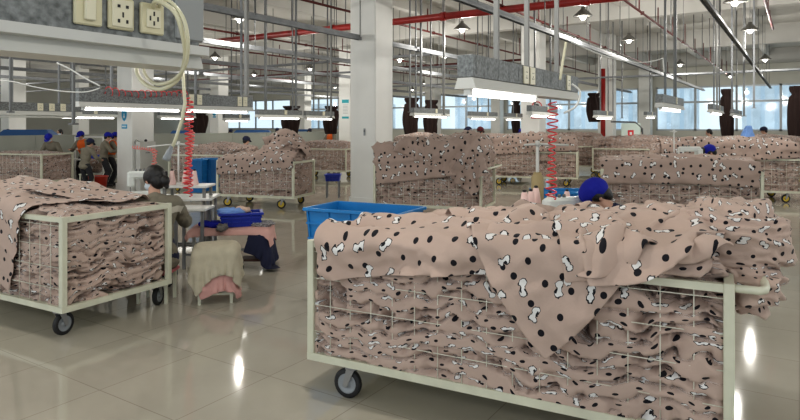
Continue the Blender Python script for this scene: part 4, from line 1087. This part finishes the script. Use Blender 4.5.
# ================================================================ PEOPLE
def ik(a, b, l1, l2, pole):
    a, b = Vector(a), Vector(b); d = b-a; L = min(d.length, (l1+l2)*.995)
    if d.length > L: b = a+d.normalized()*L; d = b-a
    c = (l1*l1-l2*l2+L*L)/(2*L); h = math.sqrt(max(l1*l1-c*c, 0)); n = d.normalized()
    p = Vector(pole)-n*n.dot(Vector(pole)); p.normalize()
    return a+n*c+p*h, b
def person(label, loc, rz, pose='stand', tilt=12, hip=None, head_tilt=20, head_turn=0, hands=None, top=OLIVE, legs=DARKT, cap=None, hair='bun', sc_=1., vest=None, vox=.012, mask=False, band=None, lean=0):
    """local frame: faces +y, x to the right"""
    t = thing('person', label, 'person', loc, rz); t.scale = (sc_,)*3
    hipz = hip if hip else (.86 if pose == 'stand' else .50)
    H = Vector((0, 0, hipz)); a = math.radians(tilt); up = Vector((lean, math.sin(a), math.cos(a))).normalized(); fw = Vector((0, math.cos(a), -math.sin(a)))
    waist = H+up*.20; chest = H+up*.36; shc = H+up*.46; neck = H+up*.51
    ah = a*.6+math.radians(head_tilt); hu = Vector((0, math.sin(ah), math.cos(ah))); hc = neck+hu*.155+Vector((0, .015, 0))
    R = Matrix.Rotation(math.radians(head_turn), 3, 'Z') @ Matrix.Rotation(-ah, 3, 'X')
    sh = [shc+Vector((s*.165, 0, -.02)) for s in (-1, 1)]
    hips = [H+Vector((s*.09, 0, -.02)) for s in (-1, 1)]
    if pose == 'stand': feet = [Vector((-.11, -.03, .08)), Vector((.11, .05, .08))]; kp = (0, 1, 0)
    else: feet = [Vector((-.15, .36, .08)), Vector((.15, .42, .08))]; kp = (0, .6, 1)
    knees = []
    for i in (0, 1):
        k_, f_ = ik(hips[i], feet[i], .41, .40, kp); knees.append(k_); feet[i] = f_
    hands = hands or [(-.17, .42, hipz+.22), (.17, .42, hipz+.22)]
    elb = []; wr = []
    for i, s in enumerate((-1, 1)):
        e, w = ik(sh[i], hands[i], .28, .24, (s*.7, -.3, -1)); elb.append(e); wr.append(w)
    B = MB()
    # torso, neck, head
    def flat(c, r, R_=None): B.ell(c, r, R_)
    Rt = Matrix.Rotation(-a, 3, 'X')
    flat(H+up*.02, (.155, .115, .12), Rt); flat(waist, (.125, .095, .14), Rt); flat(chest, (.155, .11, .17), Rt); flat(shc-up*.03, (.17, .085, .09), Rt)
    B.cap(neck-up*.05, .055, hc-hu*.05, .048)
    B.ell(hc+R @ Vector((0, -.012, .02)), (.074, .092, .098), R); B.ell(hc+R @ Vector((0, .018, -.035)), (.058, .068, .075), R)
    B.ell(hc+R @ Vector((0, .055, -.095)), (.028, .026, .022), R)   # chin
    B.cap(hc+R @ Vector((0, .085, .015)), .009, hc+R @ Vector((0, .104, -.028)), .015)   # nose
    B.ell(hc+R @ Vector((0, .080, -.062)), (.024, .012, .008), R); B.ell(hc+R @ Vector((0, .078, .03)), (.055, .014, .012), R)
    for s in (-1, 1): B.ell(hc+R @ Vector((s*.075, -.005, -.01)), (.012, .022, .033), R)
    for i, s in enumerate((-1, 1)):
        B.ell(sh[i], (.062, .06, .06)); B.cap(sh[i], .052, elb[i], .038); B.cap(elb[i], .037, wr[i], .025)
        B.cap(hips[i], .085, knees[i], .055); B.cap(knees[i], .054, feet[i], .036)
        tf = Vector((s*.02, .15, -.045)); B.cap(feet[i]+Vector((0, -.03, -.03)), .035, feet[i]+tf, .03)
        # hand
        d = (wr[i]-elb[i]).normalized(); pal = d.cross(Vector((0, 0, 1))); pal = pal.normalized() if pal.length > .1 else Vector((1, 0, 0)); dn = pal.cross(d).normalized()
        if dn.z > 0: dn = -dn
        lat = pal*(-s if pal.x > 0 else s)    # toward the thumb (body mid-line)
        k0 = wr[i]+d*.085
        for q in (-.027, -.009, .009, .027): B.cap(wr[i]+d*.015+lat*q*.5, .015, k0+lat*q, .0125, 8)
        for q, ln in ((.029, .066), (.010, .076), (-.010, .070), (-.029, .054)):
            k1 = k0+lat*q*1.12+d*ln*.5+dn*ln*.18; k2 = k1+(d*.7+dn*.75).normalized()*ln*.5
            B.cap(k0+lat*q, .0095, k1, .0088, 8); B.cap(k1, .0088, k2, .0072, 8)
        th = wr[i]+d*.03+lat*.022; t1_ = th+(lat*.8+d*.7).normalized()*.035+dn*.008; t2_ = t1_+(d*.9+lat*.1+dn*.5).normalized()*.032
        B.cap(th, .013, t1_, .011, 8); B.cap(t1_, .010, t2_, .008, 8)
    def rem(o, v, sm=4):
        m = o.modifiers.new('r', 'REMESH'); m.mode = 'VOXEL'; m.voxel_size = v; m.use_smooth_shade = True
        s_ = o.modifiers.new('s', 'SMOOTH'); s_.iterations = sm; s_.factor = .5
        return o
    rem(B.build('body', SKIN, t), min(vox, .009), 2)
    T = MB()
    T.ell(H+up*.02, (.175, .135, .12), Rt); T.ell(waist, (.155, .12, .17), Rt); T.ell(chest, (.18, .132, .18), Rt); T.ell(shc-up*.02, (.19, .10, .085), Rt)
    T.cap(neck-up*.06, .075, neck-up*.01, .062)
    T.ell(H-up*.06, (.18, .14, .09), Rt)
    for i in (0, 1):
        T.cap(shc-up*.01, .075, sh[i], .074); T.cap(sh[i], .074, elb[i], .06); wq = elb[i].lerp(wr[i], .93); T.cap(elb[i], .060, wq, .043)
        me_ = elb[i].lerp(sh[i], .3); T.ell(me_, (.066, .062, .06)); T.ell(elb[i].lerp(wr[i], .3), (.056, .056, .055))
    jk = rem(T.build('jacket', top, t), vox)
    if vox < .01:
        for pth in ([H+up*.12-fw*.11+Vector((-.1, 0, 0)), H+up*.16-fw*.13, H+up*.10-fw*.12+Vector((.1, 0, 0))],): pass
        ds = jk.modifiers.new('d', 'DISPLACE'); tx = bpy.data.textures.new('folds', 'CLOUDS'); tx.noise_scale = .09; ds.texture = tx; ds.strength = .035; ds.mid_level = .5; ds.texture_coords = 'LOCAL'
    Lg = MB(); Lg.ell(H-up*.02, (.165, .125, .11), Rt)
    for i in (0, 1):
        Lg.cap(hips[i], .098, knees[i], .072); Lg.cap(knees[i], .070, feet[i]+Vector((0, 0, .03)), .052)
    rem(Lg.build('trousers', legs, t), max(vox, .012))
    Sh = MB()
    for i, s in enumerate((-1, 1)): Sh.cap(feet[i]+Vector((0, -.04, -.028)), .045, feet[i]+Vector((s*.02, .16, -.04)), .037); Sh.cap(feet[i]+Vector((0, -.01, .0)), .045, feet[i]+Vector((0, 0, .03)), .042)
    Sh.build('shoes', BLACK, t)
    if vest:
        V = MB(); V.ell(waist+up*.01, (.172, .138, .19), Rt); V.ell(chest, (.192, .146, .19), Rt); V.ell(shc-up*.02, (.165, .115, .092), Rt); rem(V.build('vest', vest, t), vox)
    if band:
        n = 26; bm_ = MB(); vs = []; fs = []
        # pale yoke stripe across the back and upper sleeves
        cc = shc-up*.10
        for j in range(n+1):
            an = PI+(j/n)*PI
            for dz_ in (-.028, .028):
                vs.append(cc+Vector((.199*math.cos(an), 0, 0))+fw*(.150*math.sin(an))+up*(dz_+.03*abs(math.cos(an))**2))
        for j in range(n): fs.append((2*j, 2*j+1, 2*j+3, 2*j+2))
        bm_.add(vs, fs, sm=True); ob = bm_.build('yoke_stripe', band, t)
        sw = ob.modifiers.new('w', 'SHRINKWRAP'); sw.target = jk; sw.wrap_method = 'NEAREST_SURFACEPOINT'; sw.wrap_mode = 'ABOVE_SURFACE'; sw.offset = .014
    E_ = MB()
    for s in (-1, 1): E_.ell(hc+R @ Vector((s*.031, .083, .012)), (.012, .008, .007), R, 8, 6)
    E_.build('eyes', BLACK, t)
    if mask:
        M_ = MB(); M_.ell(hc+R @ Vector((0, .03, -.05)), (.066, .077, .055), R); M_.build('face_mask', MASK, t)
    if hair:
        Hh = MB(); Hh.ell(hc+R @ Vector((0, -.025, .032)), (.086, .098, .094), R); Hh.ell(hc+R @ Vector((0, -.055, -.02)), (.074, .060, .085), R)
        for s in (-1, 1): Hh.ell(hc+R @ Vector((s*.068, -.005, .02)), (.022, .05, .06), R); 
        if hair == 'bun': Hh.ell(hc+R @ Vector((.015, -.125, -.045)), (.045, .042, .05), R); Hh.cap(hc+R @ Vector((.01, -.10, -.03)), .035, hc+R @ Vector((.02, -.13, -.10)), .022)
        rem(Hh.build('hair', HAIR, t), min(vox, .01), 2)
    if cap:
        Cp = MB(); Cp.ell(hc+R @ Vector((0, -.012, .062)), (.100, .118, .082), R); Cp.ell(hc+R @ Vector((0, -.050, .035)), (.096, .090, .085), R)
        Cp.lathe([(.088, 0), (.097, .01), (.097, .04), (.086, .055)], (0, 0, 0), 20, Matrix.Translation(hc+R @ Vector((0, -.012, .028))) @ R.to_4x4() @ Matrix.Diagonal((1, 1.16, 1, 1)))
        rem(Cp.build('cap', cap, t), min(vox, .01), 2)
        Br = MB(); n = 12; vs = []
        for j in range(n+1):
            an = PI*j/n
            vs.append(hc+R @ Vector((.082*math.cos(an), .07+.035*math.sin(an), .045))); vs.append(hc+R @ Vector((.085*math.cos(an), .075+.10*math.sin(an), .032-.01*math.sin(an))))
        Br.add(vs, [(2*j, 2*j+1, 2*j+3, 2*j+2) for j in range(n)], sm=True); ob = Br.build('brim', cap, t); sd = ob.modifiers.new('t', 'SOLIDIFY'); sd.thickness = .005
    return t
# seated garment worker at left
def headfix(u, ytop, Z, total): pass
p = at(157, 6.35); face_dir = YAW+math.radians(30)
person('seated worker seen from behind, black hair in a bun, olive uniform with pale yoke stripe', (p.x, p.y, 0), face_dir, 'sit', tilt=14, hip=.385, head_tilt=8, head_turn=28, hands=[(-.26, .46, .74), (.2, .46, .74)], top=OLIVE, legs=NAVY, hair='bun', sc_=1.2, vox=.0085, mask=True, band=BAND)
t = thing('work_stool', 'small stool the seated garment worker sits on', 'stool', (p.x, p.y, 0), YAW)
MB().box((0, 0, .31), (.36, .32, .035), ch=.008).build('seat', mat('pink_pad', (.5, .16, .17), .8), t)
for sx in (-1, 1):
    for sy in (-1, 1): MB().box((sx*.14, sy*.12, .147), (.03, .03, .294)).build('leg', CREAM, t)
# blue capped worker bending behind the foreground cart
p = at(648, 5.2)
person('worker with royal blue cap bending over the machine behind the foreground right cart', (p.x, p.y, 0), YAW+math.radians(65), 'sit', tilt=28, hip=.51, head_tilt=34, head_turn=15, hands=[(-.2, .5, .88), (.18, .48, .88)], top=NAVY, cap=CAPB, hair='short', sc_=1.12, vox=.0095)
# blue capped worker at right
p = at(728, 11.9)
person('worker in blue cap bent over a machine behind the smooth fleece cart at right', (p.x, p.y, 0), YAW+math.radians(70), 'sit', tilt=22, hip=.62, head_tilt=25, hands=[(-.2, .5, 1.0), (.18, .48, 1.0)], top=OLIVE, cap=CAPB, hair='short', sc_=1.06, vox=.014)
# far left group
def standp(label, u, Z, face, top_y, **kw):
    p = at(u, Z); target = hy(top_y, Z); t = person(label, (p.x, p.y, 0), YAW+math.radians(face), 'stand', **kw)
    return t
standp('worker in olive shirt and blue cap leaning over the far left cart', 55, 18.3, 180, 134, tilt=24, head_tilt=28, cap=CAPB, top=OLIVE, hands=[(-.2, .42, 1.02), (.2, .42, 1.02)], hair=None, sc_=1.0, mask=True)
standp('worker in olive coat and navy hat seen from behind, left of the bucket', 84.5, 16.4, -20, 150, tilt=14, head_tilt=20, cap=NAVY, top=OLIVE, hair='short', sc_=.90, hands=[(-.2, .4, 1.0), (.2, .4, 1.0)])
standp('worker in orange vest and blue cap facing the wire trolley', 84.5, 19.3, 170, 134, tilt=12, head_tilt=15, cap=CAPB, vest=ORANGE, hair='short', sc_=1.0)
standp('worker in olive uniform and blue cap standing left of the orange vest', 103.5, 18.3, -60, 134, tilt=6, head_tilt=20, cap=CAPB, hair='short', sc_=.98)
standp('worker in orange vest and blue cap at the far work table, by the white pillar', 111, 18.7, -70, 134, tilt=6, head_tilt=20, cap=CAPB, vest=ORANGE, hair='short', sc_=.98)
# workers of whom only the heads show
heads = [(64, 24, 131, 'HAIR', 'dark haired worker with face mask showing above the partition at left'), (12, 24, 131, 'HAIR', 'dark haired worker beyond the partition at the far left edge'),
    (242, 17, 139, 'NAVY', 'dark capped worker behind the cart left of the mounded one'), (233, 32, 131, 'NAVY', 'pair member in dark cap beyond the partition left of the blue cover'), (275, 34, 129.5, 'NAVY', 'dark capped worker beyond the partition left of the mound peak'),
    (312, 33, 130, 'NAVY', 'dark capped worker beyond the mound, right of its peak'), (332, 26, 128, 'V', 'far worker in orange vest beside the notice pillar'), (473, 19.5, 128, 'NAVY', 'left of two dark caps behind the centre pile'), (477.5, 20, 128, 'MAROON', 'right of two dark caps behind the centre pile'),
    (526, 24, 130.5, 'CAPB', 'blue capped worker behind the centre piles near the red fire mark'), (638, 22, 129.5, 'HAIR', 'dark haired worker behind the far right-centre pile'), (714, 22, 131, 'HAIR', 'dark haired worker in front of the brown curtain'),
    (751, 20, 136, 'HAIR', 'worker behind the light blue cloth at right'), (769, 23, 129, 'NAVY', 'navy capped worker behind the right edge pile')]
for i, (u, Z, yt, c, lab) in enumerate(heads):
    zt = hy(yt, Z); s_ = max(.86, min(1.08, zt/1.56)); st_ = zt > 1.3
    p = at(u, Z)
    pose = 'stand' if st_ else 'sit'
    person(lab, (p.x, p.y, 0), YAW+math.radians(150 if i in (0, 1, 6) else (60 if i % 2 else -40)), pose, tilt=10, hip=None if st_ else .5, head_tilt=15, sc_=s_ if st_ else max(.9, min(1.15, zt/1.22)), vox=.016,
           cap={'NAVY': NAVY, 'CAPB': CAPB, 'MAROON': mat('maroon_cap', (.10, .01, .015), .8), 'V': CAPB}.get(c), vest=ORANGE if c == 'V' else None, hair='short', mask=(i == 0))
# light blue cloth propped over the pile at right
p = at(747.5, 19.2)
bundle(Vector((p.x, p.y, .93)), (.22, .14, .86), 31, 'light blue cloth standing up behind the right edge pile', YAW+.1, res=.04, fold=.04, m=LBLUE, sub=0)
# ceiling lamps ------------------------------------------------------
def make_lamp():
    t = thing('pendant_lamp', 'conical grey pendant lamp with a bright bulb hanging from the ceiling', 'lamp', (0, 0, 0), 0, 'conical lamps under the ceiling')
    MB().lathe([(.23, -.02), (.215, 0), (.05, .15), (.045, .2), (.0, .2)], (0, 0, 0), 20).lathe([(.222, -.015), (.205, .0), (.045, .14), (.0, .14)], (0, 0, 0), 20).build('lamp_shade', SHADE, t)
    MB().ell((0, 0, -.02), (.075, .075, .09)).build('bulb', BULB, t)
    MB().tube([(0, 0, .19), (0, 0, HC-4.4)], .008, 6).build('cord', ROD, t)
    KIDS[t] = list(t.children)
    return t
LP = [(462, 30), (583, 17), (629, 41), (735, 3), (750, 31), (765, 60), (680, 65), (240, 20), (310, 69), (444, 57), (424, 84), (75, 88), (158, 66), (215, 58), (254, 75), (20, 75), (335, 88)]
l0 = make_lamp(); first = True
lampw = []
for (u, y) in LP: 
    Z = 2.56*F/(126-y); lampw.append(at(u, Z, 4.4))
for (x, y) in ((-2.5, 3.), (3.5, 3), (3.5, 8.5), (-8, 2.5), (-3, -3), (3, -3), (-9, -3), (-14, 4), (-20, 4), (-14, -3), (-24, 12), (-32, 12), (-24, 26), (-34, 24), (-42, 18), (-42, 32), (-13, 36), (-3, 36), (-23, 37), (-33, 37), (4, 16), (4, 26), (-13, 20), (-13, 28)): lampw.append(Vector((x, y, 4.4)))  # unseen fill lamps added around the camera; others light the hall farther off
ld = bpy.data.lights.new('lamp_light', 'POINT'); ld.energy = 125; ld.color = (1, .965, .90); ld.shadow_soft_size = .05; ld.specular_factor = 0
for i, p in enumerate(lampw):
    o = l0 if i == 0 else dup(l0)
    o.location = p
    li = bpy.data.objects.new('lamp_light', ld); C.objects.link(li); li.location = p-Vector((0, 0, .32))
# camera, light, world
cam = bpy.data.cameras.new('camera'); co = bpy.data.objects.new('camera', cam); C.objects.link(co)
co.location = (0, 0, EYE); co.rotation_euler = (PI/2, 0, YAW)
cam.sensor_width = 36; cam.lens = F/800*36; cam.shift_y = -84/800; cam.clip_end = 400; cam.clip_start = .05
bpy.context.scene.camera = co
w = bpy.data.worlds.new('World'); bpy.context.scene.world = w; w.use_nodes = True
bg = w.node_tree.nodes['Background']; bg.inputs[0].default_value = (.86, .94, 1, 1); bg.inputs[1].default_value = 1.2
sc = bpy.context.scene
sc.view_settings.view_transform = 'Standard'; sc.view_settings.look = 'Medium High Contrast'; sc.view_settings.exposure = -0.12
sc.cycles.use_denoising = True
sc.cycles.max_bounces = 6; sc.cycles.diffuse_bounces = 4; sc.cycles.transparent_max_bounces = 6
sc.cycles.sample_clamp_indirect = 4
